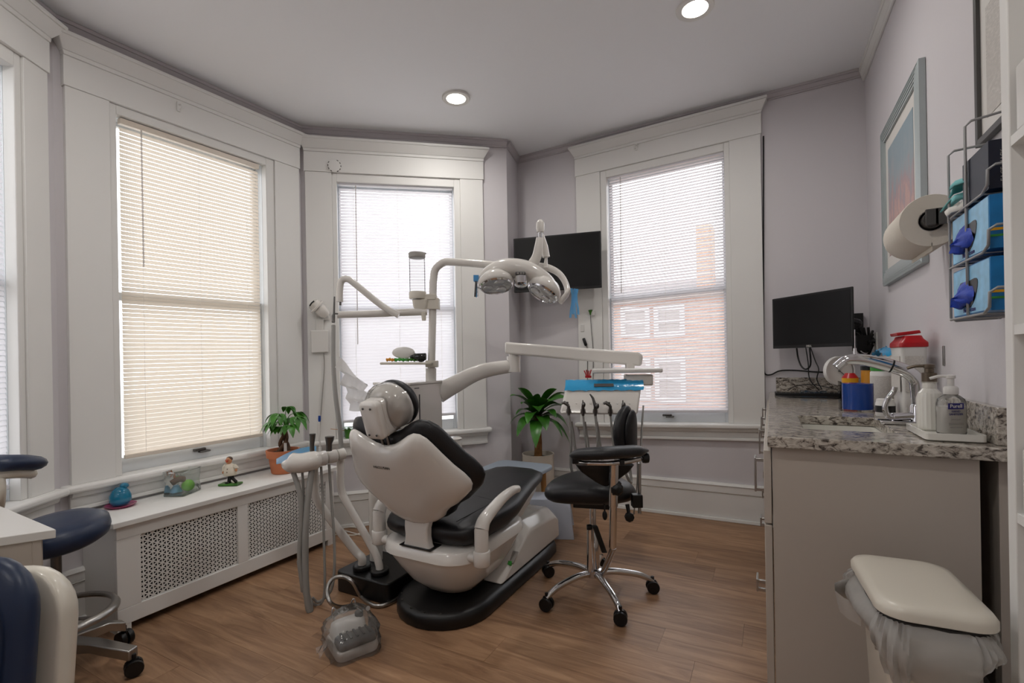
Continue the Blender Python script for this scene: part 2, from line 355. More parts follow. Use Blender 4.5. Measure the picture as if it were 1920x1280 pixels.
# ---------------------------------------------------------------- room shell
ZC, AB, BE, CC, CD, DN, LN, ZS = (V(p) for p in ((-2.788, .921), (-2.821, 2.226), (-1.778, 3.268), (-1.868, 3.622), (.544, 3.685), (.544, -1.7), (-2.04, -1.7), (-2.04, -.145)))
def ceil_z(x, y): return 2.92+.025*(x-.54)+.047*(y-3.68)
class Wall:
    def __init__(s, a, b):        # seen from inside, a on the left
        s.a = V((a.x, a.y)); s.b = V((b.x, b.y)); s.t = (s.b-s.a).normalized(); s.n = V((s.t.y, -s.t.x)); s.L = (s.b-s.a).length
    def p(s, d, z, o=0): q = s.a+s.t*d+s.n*o; return V((q.x, q.y, z))
    def hit(s, x, y, o=0):          # photo pixel -> distance along the wall and height
        d = FW+RT*((x-960)/FL)-UP*((y-Y0)/FL); a = s.a+s.n*o
        k = (s.n.x*(a.x-EYE.x)+s.n.y*(a.y-EYE.y))/(s.n.x*d.x+s.n.y*d.y); q = EYE+d*k
        return (V((q.x, q.y))-a).dot(s.t), q.z
def wallmesh(name, W, label, hole=None, top=None, th=.15):
    mb = MB()
    def blk(s0, s1, z0a, z0b, z1a, z1b):
        e0, e1 = s0, s1
        mb.hexa([W.p(e0, z0a), W.p(e1, z0b), W.p(e1, z0b, -th), W.p(e0, z0a, -th), W.p(e0, z1a), W.p(e1, z1b), W.p(e1, z1b, -th), W.p(e0, z1a, -th)])
    zt = lambda s: ceil_z(*W.p(s, 0)[:2])+.04
    if hole:
        s0, s1, z0, z1 = hole
        blk(0, s0, -.05, -.05, zt(0), zt(s0)); blk(s1, W.L, -.05, -.05, zt(s1), zt(W.L)); blk(s0, s1, -.05, -.05, z0, z0); blk(s0, s1, z1, z1, zt(s0), zt(s1))
    else: blk(0, W.L, -.05, -.05, zt(0), zt(W.L))
    return tag(obj(name, mb, 'wall', smooth=0), label, 'wall', kind='structure')

WA, WB, WR, WC, WD, WZ = Wall(ZC, AB), Wall(AB, BE), Wall(BE, CC), Wall(CC, CD), Wall(CD, DN), Wall(ZS, ZC)

def window(num, W, sL, sR, stool, head, sin, open_, top_px, blind, bmat, rmat, name, blabel, wand=None, slat_tilt=58, bottom=.045, glab='', rail_v=None, latch=True, cap=.09, sw=.010):
    """stool/head: (z at sL, z at sR); sin: inner edges of the flat casings; open_: clear opening"""
    sb = (stool[1]-stool[0])/(sR-sL); st = (head[1]-head[0])/(sR-sL)
    def z(s, v): f = max(-.2, min(1.2, (v-stool[0])/(head[0]-stool[0]))); return v+(s-sL)*(sb+(st-sb)*f)
    def hx(mb, s0, s1, v0, v1, o0, o1, o1t=None, e=0):
        o1t = o1 if o1t is None else o1t
        return mb.hexa([W.p(s0, z(s0, v0), o0), W.p(s1, z(s1, v0), o0), W.p(s1, z(s1, v0), o1), W.p(s0, z(s0, v0), o1),
                        W.p(s0-e, z(s0, v1), o0), W.p(s1+e, z(s1, v1), o0), W.p(s1+e, z(s1, v1), o1t), W.p(s0-e, z(s0, v1), o1t)])
    root = thing('window_%d' % num, W.p((sL+sR)/2, stool[0], 0), name, 'window', kind='structure')
    A, B = stool[0], head[0]; a0, a1 = open_; vb, vt = A-.001, B-top_px
    for s0, s1 in ((sL, sin[0]), (sin[1], sR)):
        mb = hx(MB(), s0, s1, A, B, 0, .024); obj('casing', mb, 'trim', root, bevel=.002)
    for s0, s1 in ((sin[0], a0), (a1, sin[1])): obj('window_stop', hx(MB(), s0, s1, A, B, -.03, .014), 'trim', root, bevel=.003)
    obj('window_stop', hx(MB(), a0, a1, vt, B, -.03, .014), 'trim', root, bevel=.003)
    obj('head_board', hx(MB(), sL-.006, sR+.006, B, B+.135, 0, .03), 'trim', root, bevel=.002)
    mb = hx(MB(), sL-.006, sR+.006, B+.135, B+.155, 0, .036, .036, .004); hx(mb, sL-.01, sR+.01, B+.155, B+.135+cap-.018, 0, .036, .075, .03); hx(mb, sL-.042, sR+.042, B+.135+cap-.018, B+.135+cap, 0, .08)
    obj('cornice_cap', mb, 'trim', root, bevel=.003)
    obj('stool', hx(MB(), sL-.035, sR+.035, A-.034, A, -.1, .062), 'trim', root, bevel=.012, seg=3)
    mb = hx(MB(), sL-.005, sR+.005, A-.115, A-.034, 0, .02); hx(mb, sL-.005, sR+.005, A-.055, A-.034, .02, .036, .045); hx(mb, sL-.005, sR+.005, A-.118, A-.1, .02, .028)
    obj('apron', mb, 'trim', root, bevel=.003)
    mb = MB()
    hx(mb, a0-.02, a0, A, B, -.15, -.03); hx(mb, a1, a1+.02, A, B, -.15, -.03); hx(mb, a0-.02, a1+.02, vt, vt+.03, -.15, -.03)
    obj('jamb', mb, 'sash', root)
    mid = rail_v if rail_v else A+(vt-A)*.5
    for nm, v0, v1, o in (('lower_sash', vb, mid+.02, -.055), ('upper_sash', mid-.02, vt, -.09)):
        mb = MB(); hx(mb, a0, a0+.02, v0, v1, o-.03, o); hx(mb, a1-.02, a1, v0, v1, o-.03, o); hx(mb, a0+.02, a1-.02, v0, v0+(.075 if nm[0] == 'l' else .04), o-.03, o); hx(mb, a0+.02, a1-.02, v1-(.04 if nm[0] == 'l' else .02), v1, o-.03, o)
        sh = obj(nm, mb, 'sash', root, bevel=.003)
        obj('pane', hx(MB(), a0+.02, a1-.02, v0+.04, v1-.02, o-.018, o-.014), 'pane', sh, smooth=0)
    if latch:
        mb = MB(); c = (a0+a1)/2; hx(mb, c-.035, c+.03, vb+.045, vb+.06, -.055, -.035); hx(mb, c-.01, c+.05, vb+.036, vb+.046, -.05, -.025); obj('sash_lift', mb, 'dsteel', root, bevel=.004)
    # blind hung inside the stops
    b0, b1, vtop, vbot = blind
    bl = thing('venetian_blind', W.p((b0+b1)/2, z((b0+b1)/2, vbot), -.02), blabel, 'blind')
    obj('head_rail', hx(MB(), b0, b1, vtop-.028, vtop, -.032, -.004), rmat, bl, bevel=.002)
    obj('bottom_rail', hx(MB(), b0, b1, vbot, vbot+.02, -.03, -.01), rmat, bl, bevel=.004)
    n = int((vtop-.035-vbot-.02)/.0212); L = b1-b0
    me = None; ta = math.radians(slat_tilt)
    for i in range(n):
        v = vbot+.03+i*.0212; sc = (b0+b1)/2; c = W.p(sc, z(sc, v), -.02)
        sl = (z(b1, v)-z(b0, v))/L
        if me is None:
            mb = MB(); rows = []
            for q in (-1, -.4, .4, 1):
                y = q*sw; h = .0018*(1-q*q)
                rows.append([V((x, y*math.cos(ta)-h*math.sin(ta), y*math.sin(ta)+h*math.cos(ta))) for x in (-L/2, L/2)])
            mb.sheet(rows)
            o = obj('slat', mb, bmat, bl, local=True); me = o.data
        else:
            o = bpy.data.objects.new('slat', me); C.objects.link(o); o.parent = bl
        ex = V((W.t.x, W.t.y, sl)).normalized(); ey = V((-W.n.x, -W.n.y, 0)); ez = ex.cross(ey).normalized()
        jit = random.uniform(-.006, .006)
        mt = Matrix((ex, ey, ez)).transposed().to_4x4() @ Matrix.Rotation(jit, 4, 'X'); mt.translation = c-V(bl.location); o.matrix_local = mt
    for f in (.12, .5, .88):
        s = b0+L*f; mb = MB(); mb.tube([W.p(s, z(s, vtop-.03), -.006), W.p(s, z(s, vbot+.01), -.006)], .0008, 4); obj('ladder_cord', mb, 'cordw', bl)
    if wand:
        s = b0+L*wand[0]; mb = MB(); mb.tube([W.p(s, z(s, vtop-.03), -.001), W.p(s-.004, z(s, vtop-wand[1]), .008)], .0038, 6); obj('tilt_wand', mb, 'clearrod', bl)
    return z

def span(W, px, y=500): return [W.hit(x, y)[0] for x in px]
# window 2: big left window
W = WA; sL, sR = span(W, (122.5, 559)); i0, i1 = span(W, (206, 514)); o0, o1 = span(W, (220, 499)); b0, b1 = span(W, (231, 490))
zA = window(2, W, sL, sR, (W.hit(125, 910)[1], W.hit(499, 839)[1]), (W.hit(122, 164)[1], W.hit(559, 319)[1]), (i0, i1), (o0, o1), .045,
    (b0, b1, W.hit(232, 229)[1]+.01, W.hit(232, 862)[1]), 'slat_cream', 'rail_cream', 'big white cased window behind the cream blind, above the radiator cover', 'cream closed blind on the large window above the radiator cover', (.12, .72), 78, sw=.0103)
# window 3: middle bay window
W = WB; sL, sR = span(W, (575, 906.5)); i0, i1 = span(W, (625, 864)); o0, o1 = span(W, (634, 853)); b0, b1 = span(W, (638, 850))
zB = window(3, W, sL, sR, (W.hit(572.5, 827)[1], W.hit(912, 800)[1]), (W.hit(575, 323)[1], W.hit(906.7, 339.5)[1]), (i0, i1), (o0, o1), .06,
    (b0, b1, W.hit(638, 341)[1], W.hit(640, 795)[1]), 'slat_white', 'rail_white', 'narrower white cased window in the bay behind the dental unit', 'white closed blind on the middle bay window behind the lamp pole', (.14, 1.15), 75, sw=.0111)
# window 4: right window on the back wall
W = WC; sL, sR = span(W, (1084, 1430)); i0, i1 = span(W, (1129, 1371)); o0, o1 = span(W, (1140, 1361)); b0, b1 = span(W, (1144, 1360))
zC = window(4, W, sL, sR, (W.hit(1083, 790.6)[1], W.hit(1433, 793.8)[1]), (W.hit(1084, 333)[1], W.hit(1430, 252)[1]), (i0, i1), (o0, o1), .055,
    (b0, b1, W.hit(1144, 337)[1]+.025, W.hit(1206, 776)[1]-.008), 'slat_white', 'rail_white', 'white cased window on the back wall facing the brick house', 'white half open blind showing the brick house through its slats', (.11, .92), 60, sw=.0105)
# window 1: cut off at the left edge
W = WZ; sR = W.hit(84, 500)[0]; sL = sR-1.12; i1 = W.hit(38, 500)[0]; k = sR-i1
zZ = window(1, W, sL, sR, (W.hit(80, 923)[1]-.01, W.hit(80, 923)[1]), (W.hit(80, 138)[1]-.02, W.hit(80, 138)[1]), (sL+k, i1), (sL+k+.03, i1-.03), .06,
    (sL+k+.045, i1-.05, 2.38, .66), 'slat_white', 'rail_white', 'white cased window cut off at the left edge of the view', 'white closed blind on the window cut off at the left edge', None, 78)
HOLES = {}
wallmesh('wall_left', WA, 'lavender wall around the big left window', (span(WA, (218, 501))[0], span(WA, (218, 501))[1], .55, 2.44))
wallmesh('wall_bay', WB, 'lavender wall around the middle bay window', (span(WB, (632, 855))[0], span(WB, (632, 855))[1], .55, 2.46))
wallmesh('wall_return', WR, 'narrow lavender wall return between bay and back wall')
wallmesh('wall_back', WC, 'lavender back wall with the television and the right window', (span(WC, (1137, 1364))[0], span(WC, (1137, 1364))[1], .58, 2.6))
wallmesh('wall_right', WD, 'lavender right wall with the framed picture')
wallmesh('wall_front', WZ, 'lavender wall around the window at the left edge', (sL+k, i1, .55, 2.44))
wallmesh('wall_side', Wall(LN, ZS), 'plain lavender wall beside the desk, behind the view')
wallmesh('wall_rear', Wall(DN, LN), 'plain lavender wall behind the viewpoint')
# ceiling and floor
hull = [V((-3.05, .85)), V((-3.05, 2.3)), V((-1.9, 3.85)), V((.75, 3.9)), V((.75, -1.9)), V((-2.25, -1.9)), V((-2.25, -.1))]
mb = MB(); mb.loft([[V((p.x, p.y, ceil_z(p.x, p.y))) for p in hull], [V((p.x, p.y, ceil_z(p.x, p.y)+.12)) for p in hull]])
tag(obj('ceiling', mb, 'ceil', smooth=0), 'smooth pale ceiling with recessed round lights', 'ceiling', kind='structure')
mb = MB(); mb.prism([(p.x, p.y) for p in hull], -.1, -.007)
floor = tag(obj('floor', mb, 'sub', smooth=0), 'warm brown oak-look plank floor', 'floor', kind='structure')
inner = [ZC, AB, CC, CD, DN, LN, ZS]
def clip(poly, conv):             # keep the part of poly inside the room outline
    n = len(conv)
    for i in range(n):
        a, b = conv[i], conv[(i+1) % n]; e = b-a; out = []
        side = lambda p: -(e.x*(p[1]-a.y)-e.y*(p[0]-a.x))
        for j in range(len(poly)):
            p, q = poly[j], poly[(j+1) % len(poly)]; sp, sq = side(p), side(q)
            if sp >= 0: out.append(p)
            if (sp >= 0) != (sq >= 0): t = sp/(sp-sq); out.append((p[0]+(q[0]-p[0])*t, p[1]+(q[1]-p[1])*t))
        poly = out
        if not poly: return poly
    return poly
y = -1.7; r = 0; ang = math.radians(1.0)
while y < 3.75:
    x = -3.2+random.uniform(-1.0, 0)
    while x < .6:
        q = [(x+.0004, y+.0004), (x+1.2201, y+.0004), (x+1.2201, y+.1801), (x+.0004, y+.1801)]
        q = clip(q, [V((-2.83, .9)), V((-2.83, 2.25)), V((-1.9, 3.65)), V((.56, 3.72)), V((.56, -1.72)), V((-2.83, -1.72))])
        if len(q) > 2:
            mb = MB(); mb.prism(q, -.007, 0); obj('plank', mb, 'plank', floor, smooth=0)
        x += 1.2205
    y += .1805; r += 1
# crown strips
for i, (W, nm, lb, hh, oo) in enumerate(((WZ, 'trim_1', 'grey crown strip above the window at the left edge', .05, .03), (WA, 'trim_2', 'grey crown strip above the big left window', .055, .035), (WB, 'trim_3', 'grey crown strip above the middle bay window', .055, .035), (WR, 'trim_4', 'short crown strip over the narrow wall return', .05, .03), (WC, 'trim_5', 'crown strip along the top of the back wall', .05, .03), (WD, 'trim_6', 'pale crown strip along the top of the right wall', .075, .03))):
    mb = MB(); zt = lambda s: ceil_z(*W.p(s, 0)[:2])
    def seg(z0, z1, o0, o1):
        mb.hexa([W.p(0, zt(0)-z0, 0), W.p(W.L, zt(W.L)-z0, 0), W.p(W.L, zt(W.L)-z0, o0), W.p(0, zt(0)-z0, o0), W.p(0, zt(0)-z1, 0), W.p(W.L, zt(W.L)-z1, 0), W.p(W.L, zt(W.L)-z1, o1), W.p(0, zt(0)-z1, o1)])
    seg(hh, hh*.8, oo*.4, oo*.5); seg(hh*.8, hh*.35, oo*.5, oo); seg(hh*.35, 0, oo*1.15, oo*1.15)
    tag(obj(nm, mb, 'crown' if i < 5 else 'trim', bevel=.003), lb, 'crown moulding', kind='structure')
# baseboards
def baseboard(nm, W, s0, s1, h, lb):
    mb = MB()
    def seg(z0, z1, o0, o1): mb.hexa([W.p(s0, z0, 0), W.p(s1, z0, 0), W.p(s1, z0, o0), W.p(s0, z0, o0), W.p(s0, z1, 0), W.p(s1, z1, 0), W.p(s1, z1, o1), W.p(s0, z1, o1)])
    seg(0, .022, .04, .036); seg(.022, h*.72, .022, .022); seg(h*.72, h*.76, .022, .03); seg(h*.76, h*.93, .026, .026); seg(h*.93, h, .032, .02)
    tag(obj(nm, mb, 'trim', bevel=.003), lb, 'baseboard', kind='structure')
baseboard('baseboard_back', WC, 0, WC.L, .262, 'tall white baseboard along the back wall')
baseboard('baseboard_bay', WB, 0, WB.L, .245, 'tall white baseboard under the middle bay window')
baseboard('baseboard_return', WR, 0, WR.L, .25, 'short piece of tall white baseboard in the corner')
baseboard('baseboard_left', WA, 0, WA.L, .24, 'tall white baseboard behind the radiator cover')
baseboard('baseboard_front', WZ, 0, WZ.L, .24, 'tall white baseboard under the window at the left edge')
baseboard('baseboard_right', WD, 0, WD.L, .24, 'tall white baseboard along the right wall')
# recessed lights: two in view, three unseen ones added to fill the room with light
def downlight(p, lb):
    x, y = p.x, p.y; zc = ceil_z(x, y)-.001
    t = thing('recessed_light', (x, y, zc-.012), lb, 'ceiling light')
    mb = MB(); mb.lathe([(.060, -.002), (.085, -.004), (.088, .0), (.088, .01), (.06, .01)], (x, y, zc-.01), 32, cap=False); obj('trim_ring', mb, 'wplast', t)
    mb = MB(); mb.lathe([(.061, 0), (.061, .006)], (x, y, zc-.011), 32); obj('lamp_diffuser', mb, 'lampglow', t)
    l = bpy.data.lights.new('downlight_lamp', 'AREA'); l.shape = 'DISK'; l.size = .12; l.energy = LAMP; l.color = (1, .97, .93)
    o = bpy.data.objects.new('downlight_lamp', l); C.objects.link(o); o.parent = t; o.location = (0, 0, -.02)
downlight(pz(855, 181, ceil_z(-1.8, 2.6)), 'recessed round ceiling light in front of the bay')
downlight(pz(1303, 12, ceil_z(-.3, 2.5)), 'recessed round ceiling light near the right wall, cut by the top edge')
for x, y, lb in ((-1.75, .55, 'unseen recessed ceiling light added over the desk as fill'), (-.3, .55, 'unseen recessed ceiling light added above the viewpoint as fill'), (-.9, -1.0, 'unseen recessed ceiling light added towards the rear wall as fill')): downlight(V((x, y, 0)), lb)
# outside: ground and the brick house across the side yard
mb = MB(); mb.box(-40, 40, -40, 45, -.95, -.9); tag(obj('outside_ground', mb, 'ground', smooth=0), 'pale ground outside the windows', 'ground', kind='structure')
hs = thing('brick_house', (0.5, 11, -.9), 'orange brick house with white windows seen through the right blind', 'house')
mb = MB(); mb.box(-5.6, 4.5, 9.6, 15, -.9, 2.35); obj('wall', mb, 'brick', hs, smooth=0)
mb = MB(); mb.hexa([(-6, 9.3, 2.3), (4.8, 9.3, 2.3), (4.8, 15.3, 2.3), (-6, 15.3, 2.3), (-5, 11.9, 2.95), (3.8, 11.9, 2.95), (3.8, 12.7, 2.95), (-5, 12.7, 2.95)]); obj('roof', mb, 'roof', hs, smooth=0)
mb = MB(); mb.box(-1.25, -.95, 10.0, 10.5, 2.3, 3.7); obj('chimney', mb, 'brick', hs, smooth=0)
for wx in (-3.3, -2.35, -1.7, .1, 1.7):
    for z0, z1 in ((.3, 1.15), (1.55, 2.15)):
        mb = MB()
        for a in ((wx-.28, wx-.2, z0, z1), (wx+.2, wx+.28, z0, z1), (wx-.2, wx+.2, z0, z0+.09), (wx-.2, wx+.2, z1-.09, z1), (wx-.2, wx+.2, (z0+z1)/2-.03, (z0+z1)/2+.03)): mb.box(a[0], a[1], 9.5, 9.62, a[2], a[3])
        f = obj('window_frame', mb, 'sash', hs, smooth=0); mb = MB(); mb.box(wx-.2, wx+.2, 9.57, 9.59, z0+.08, z1-.08); obj('pane', mb, 'greyp', f, smooth=0)
# ---------------------------------------------------------------- dental chair
CX = -1.36
ch = thing('dental_chair', (CX, 2.1, 0), 'black cushioned white dental chair in the middle of the room', 'dental chair')
# base plate: long, rounded at the head end
def base_out(d, y1=2.73):
    o = []
    for i in range(13): a = PI+PI*i/12; o.append((CX+(.235+d)*math.cos(a), 1.845+(.235+d)*math.sin(a)))
    o += [(CX+.238+d, 2.45), (CX+.225+d, 2.62), (CX+.16+d, y1+d), (CX-.16-d, y1+d), (CX-.225-d, 2.62), (CX-.238-d, 2.45)]
    return o
mb = MB(); R3 = lambda po, z: [V((x, y, z)) for x, y in po]
mb.loft([R3(base_out(-.006), 0), R3(base_out(0), .006), R3(base_out(0), .045), R3(base_out(-.008), .06), R3(base_out(-.03), .07)])
bp = obj('base_plate', mb, 'black', ch, smooth=50)
mb = MB()
for a in (3.75, 4.05, 4.5, 4.85, 5.2): mb.lathe([(.0045, 0), (.0045, .002)], (CX+.214*math.cos(a), 1.845+.214*math.sin(a), .066), 8)
obj('screw_heads', mb, 'dsteel', bp)
# lift housing at the foot end
hy = [(1.985, .072), (2.265, .272), (2.31, .285), (2.63, .262), (2.69, .225), (2.70, .072)]
mb = MB()
for x0, x1, ins in ((CX-.215, CX+.215, 0),):
    rings = []
    for sx, s_ in ((x0, .0), (x0+.0, .0)): pass
    L_ = [V((x0, y, z)) for y, z in hy]; Lt = [V((x0+.045, y+(.0 if y < 2.5 else -.01), z+(.0))) for y, z in hy]
    mb.loft([[V((x0, y, z if z < .08 else z-.05)) for y, z in hy], [V((x0+.05, y, z)) for y, z in hy], [V((x1-.05, y, z)) for y, z in hy], [V((x1, y, z if z < .08 else z-.05)) for y, z in hy]])
hz = obj('lift_housing', mb, 'gloss', ch, bevel=.012, seg=3, smooth=50)
mb = MB(); mb.obox((CX+.2, 2.12, .155), (.022, 0, 0), (0, .028, .02), (0, -.002, .003)); obj('level_window', mb, 'greyp', hz, bevel=.002)
mb = MB(); mb.obox((CX+.2, 2.09, .135), (.012, 0, 0), (0, .008, .0058), (0, -.004, .005)); obj('green_mark', mb, 'green', hz)
# hull under the seat
rings = []
for z, w, ya, yb, r in ((.085, .10, 1.80, 2.0, .09), (.10, .14, 1.76, 2.06, .11), (.15, .185, 1.71, 2.14, .13), (.22, .22, 1.665, 2.2, .14), (.275, .238, 1.635, 2.23, .14), (.29, .24, 1.63, 2.24, .14)):
    rings.append([V((x, y, z)) for x, y in rrect(CX-w, CX+w, ya, yb, min(r, w-.005), 6)])
mb = MB(); mb.loft(rings); obj('hull', mb, 'gloss', ch, smooth=60)
rings = []
for z, d in ((.288, .004), (.292, .010), (.335, .006), (.343, -.006), (.345, -.05)):
    rings.append([V((x, y, z)) for x, y in rrect(CX-.24-d, CX+.24+d, 1.625-d, 2.24+d, .14, 6)])
mb = MB(); mb.loft(rings); obj('hull_rim', mb, 'gloss', ch, smooth=60)
# support wedge running forward to the housing
mb = MB(); mb.hexa([(CX-.2, 2.0, .27), (CX+.2, 2.0, .27), (CX+.2, 2.26, .33), (CX-.2, 2.26, .33), (CX-.215, 2.0, .37), (CX+.215, 2.0, .37), (CX+.19, 2.46, .425), (CX-.19, 2.46, .425)]); obj('seat_support', mb, 'wplast', ch, bevel=.01)
# seat cushion
so = [(0, 1.66), (.13, 1.655), (.21, 1.67), (.245, 1.72), (.25, 1.85), (.258, 2.0), (.25, 2.12), (.225, 2.26), (.20, 2.40), (.185, 2.52), (.155, 2.60), (.085, 2.64), (0, 2.645)]
so = so+[(-u, v) for u, v in reversed(so[1:-1])]
def zc(y): return .405+.05*max(0, min(1, (y-2.1)/.5))-.0*y
def zb(y): return .075-.057*max(0, min(1, (y-2.02)/.34))
def seatmap(u, v, w): 
    y = v; k = 1 if w > 0 else 0
    return V((CX+u, y, zc(y)+(w if w > 0 else w*(zb(y)/.065))+.10*u*u*(1 if y < 2.4 else .4)))
mb = MB(); mb.pillow(so, seatmap, .05, .065, (0, 2.12), 9, (1, .992, .97, .93, .85, .7, .45, .2)); obj('seat', mb, 'leather', ch, smooth=70)
mb = MB()
mb.tube(sm([seatmap(u, 2.02+.05*math.cos(u*9), .0495) for u in (-.235, -.12, 0, .12, .235)], 4), .0022, 5); mb.tube(sm([seatmap(.16, v, .049) for v in (1.7, 1.8, 1.9, 2.0)], 3), .0022, 5); mb.tube(sm([seatmap(-.16, v, .049) for v in (1.7, 1.8, 1.9, 2.0)], 3), .0022, 5)
obj('seam', mb, 'black', ch)
# backrest: shell and cushion
BP = V((CX-.01, 1.655, .46)); DVv = V((0, -.484, .875)); NN = V((0, .875, .484))
def bmap(u, v, w): return BP+V((u, 0, 0))+DVv*v+NN*(.6*u*u+w)
half = [(0, -.016), (.06, -.008), (.115, .011), (.152, .036), (.163, .055), (.196, .085), (.24, .108), (.273, .135), (.300, .16), (.313, .19), (.311, .215), (.297, .25), (.27, .295), (.241, .355), (.218, .405), (.202, .435), (.18, .456), (.156, .462), (.128, .453), (.09, .432), (.05, .412), (0, .402)]
sh_o = half+[(-u, v) for u, v in reversed(half[1:-1])]
mb = MB(); mb.pillow(sh_o, bmap, .012, .05, (0, .22), 6, (1, .99, .965, .92, .84, .7, .45, .2)); bk = obj('backrest_shell', mb, 'gloss', ch, smooth=75)
cu_o = [(u*1.0, v) for u, v in sh_o]
def grow(po, d, c=(0, .22)):
    o = []; n = len(po)
    for i in range(n):
        a, b = V((po[i-1][0], po[i-1][1])), V((po[(i+1) % n][0], po[(i+1) % n][1])); t = (b-a).normalized(); o.append((po[i][0]+t.y*d, po[i][1]-t.x*d))
    return o
mb = MB(); mb.pillow(grow(cu_o, .026), lambda u, v, w: bmap(u, v, w+.048), .045, .042, (0, .22), 8, (1, .99, .96, .9, .8, .6, .3)); obj('backrest_cushion', mb, 'leather', ch, smooth=75)
lettering('lettering', 'MECLUSAN', .017, 'dgrey', bk, bmap(-.018, .327, -.0515), (1, 0, 0), DVv)
# hinge plate joining back and hull
mb = MB(); rr = []
for t, wd in ((0, .068), (.3, .062), (.6, .06), (.85, .066), (1, .078)):
    p = V((CX, 1.648, .47)).lerp(V((CX, 1.655, .338)), t)+V((0, -.018*math.sin(t*PI)*0+(-.012 if .1 < t else 0), 0))
    rr.append([p+V((-wd, -.02, 0)), p+V((wd, -.02, 0)), p+V((wd, .02, 0)), p+V((-wd, .02, 0))])
mb.loft(rr); obj('hinge_plate', mb, 'gloss', ch, bevel=.008, smooth=60)
mb = MB(); mb.box(CX-.085, CX+.085, 1.612, 1.69, .3445, .349); obj('hinge_gap', mb, 'black', ch)
# headrest
hb = V((CX-.005, 1.50, .972)); hd = V((0, -.30, .954)).normalized(); hn = V((0, .954, .30)).normalized()
def hmap(u, v, w): return hb+V((u, 0, 0))+hd*v+hn*w
ho = [(.104*math.cos(a), .097*math.sin(a)) for a in (2*PI*i/28 for i in range(28))]
mb = MB(); mb.pillow(ho, hmap, .01, .085, (0, 0), 3.2); hs_ = obj('headrest_shell', mb, 'gloss', ch, smooth=75)
mb = MB(); mb.pillow(grow(ho, .004), lambda u, v, w: hmap(u, v, w+.016), .045, .014, (0, 0), 5); obj('headrest_cushion', mb, 'leather', ch, smooth=75)
mb = MB(); mb.loft([[hmap(x, y, w) for x, y in rrect(-.047+e, .047-e, -.092+e, .064-e, .02, 4)] for w, e in ((-.138, .014), (-.134, .003), (-.128, 0), (-.112, 0), (-.11, .004), (-.104, .004), (-.102, 0), (-.03, 0))])
hk = obj('headrest_joint_cover', mb, 'gloss', hs_, smooth=45)
mb = MB()
for x in (-.02, .018):
    for y in (.04, -.07): mb.lathe([(.0045, 0), (.0045, .003)], hmap(x, y, -.1405), 8, -hn)
obj('screw_heads', mb, 'dgrey', hs_)
mb = MB()
for x in (-.02, .012): mb.obox(hmap(x, -.12, -.085), (.005, 0, 0), hd*.05, hn*.004)
mb.obox(hmap(-.004, -.17, -.075), (.026, 0, 0), hd*.012, hn*.008); obj('headrest_post', mb, 'steel', ch, bevel=.001)
# clear bag pulled over the headrest, loose end flaring to the left
rows = []
for i in range(9):
    t = i/8; w = -.09+t*.09; k = math.sqrt(max(.0, 1-abs(w/.0925)**3.4)) if w < 0 else 1; row = []
    for j in range(41):
        a = 2*PI*j/40; rr_ = 1+.02*math.sin(a*9+3*t)+.012*math.sin(a*17+5*t)
        row.append(hmap((.106*k+.003)*rr_*math.cos(a), (.10*k+.003)*rr_*math.sin(a), w-.003))
    rows.append(row)
mb = MB(); mb.sheet(rows); obj('headrest_bag', mb, 'bag', ch, smooth=80)
rows = []
for i in range(9):
    t = i/8; row = []
    for j in range(13):
        q = j/12-.5
        row.append(hmap(-.075-.115*t+.008*math.sin(17*q+5*t), .05+.06*t+q*(.13+.10*t), -.045-.01*t+.014*math.sin(22*q+4*t)))
    rows.append(row)
mb = MB(); mb.sheet(rows); obj('bag_end', mb, 'bagw', ch, smooth=80)
# armrests
def armrest(sx, nm):
    x = CX+sx*.285
    mb = MB(); mb.lathe([(.032, .29), (.036, .294), (.036, .35), (.033, .353), (.03, .354), (.03, .44), (.026, .45)], (x, 1.70, 0), 20)
    mb.cyl((x-sx*.07, 1.70, .315), (x, 1.70, .315), .02)
    a = obj('arm_post', mb, 'gloss', ch, smooth=50)
    mb = MB(); P = sm([(x, 1.70, .44), (x, 1.722, .47), (x, 1.79, .497), (x, 1.89, .525), (x, 1.98, .535), (x, 2.03, .53)], 5); n = len(P)
    mb.tube(P, [.032-.014*abs(i/(n-1)) for i in range(n)], 12); obj('armrest', mb, 'gloss', ch, smooth=60)
armrest(1, 'right'); armrest(-1, 'left')

# ---------------------------------------------------------------- dental unit (column, lamp pole and arms)
du = thing('dental_unit', (-1.84, 2.2, 0), 'white dental unit column with lamp pole and swing arms left of the chair', 'dental unit')
mb = MB(); mb.prism(rrect(-2.0, -1.715, 2.0, 2.36, .05), .07, .655); obj('lower_body', mb, 'gloss', du, smooth=50)
mb = MB(); mb.prism(rrect(-1.985, -1.72, 2.02, 2.315, .012), .665, 1.02); mb.prism(rrect(-1.99, -1.715, 2.015, 2.32, .015), 1.02, 1.034); bx = obj('control_box', mb, 'gloss', du, bevel=.003)
mb = MB(); mb.box(-1.98, -1.7185, 2.03, 2.31, .648, .668); obj('box_foot', mb, 'greyp', du)
mb = MB(); mb.box(-1.7215, -1.7185, 2.098, 2.106, .77, .965); obj('slot', mb, 'black', bx)
mb = MB(); mb.box(-1.7195, -1.7185, 2.06, 2.1, .998, 1.003); obj('name_plate', mb, 'dgrey', bx)
# spittoon ledge on the far side
mb = MB(); mb.prism(rrect(-1.95, -1.69, 2.36, 2.50, .05), .30, .665); mb.lathe([(.05, .66), (.058, .668), (.05, .674)], (-1.74, 2.44, 0), 20); obj('spittoon_body', mb, 'gloss', du, smooth=50)
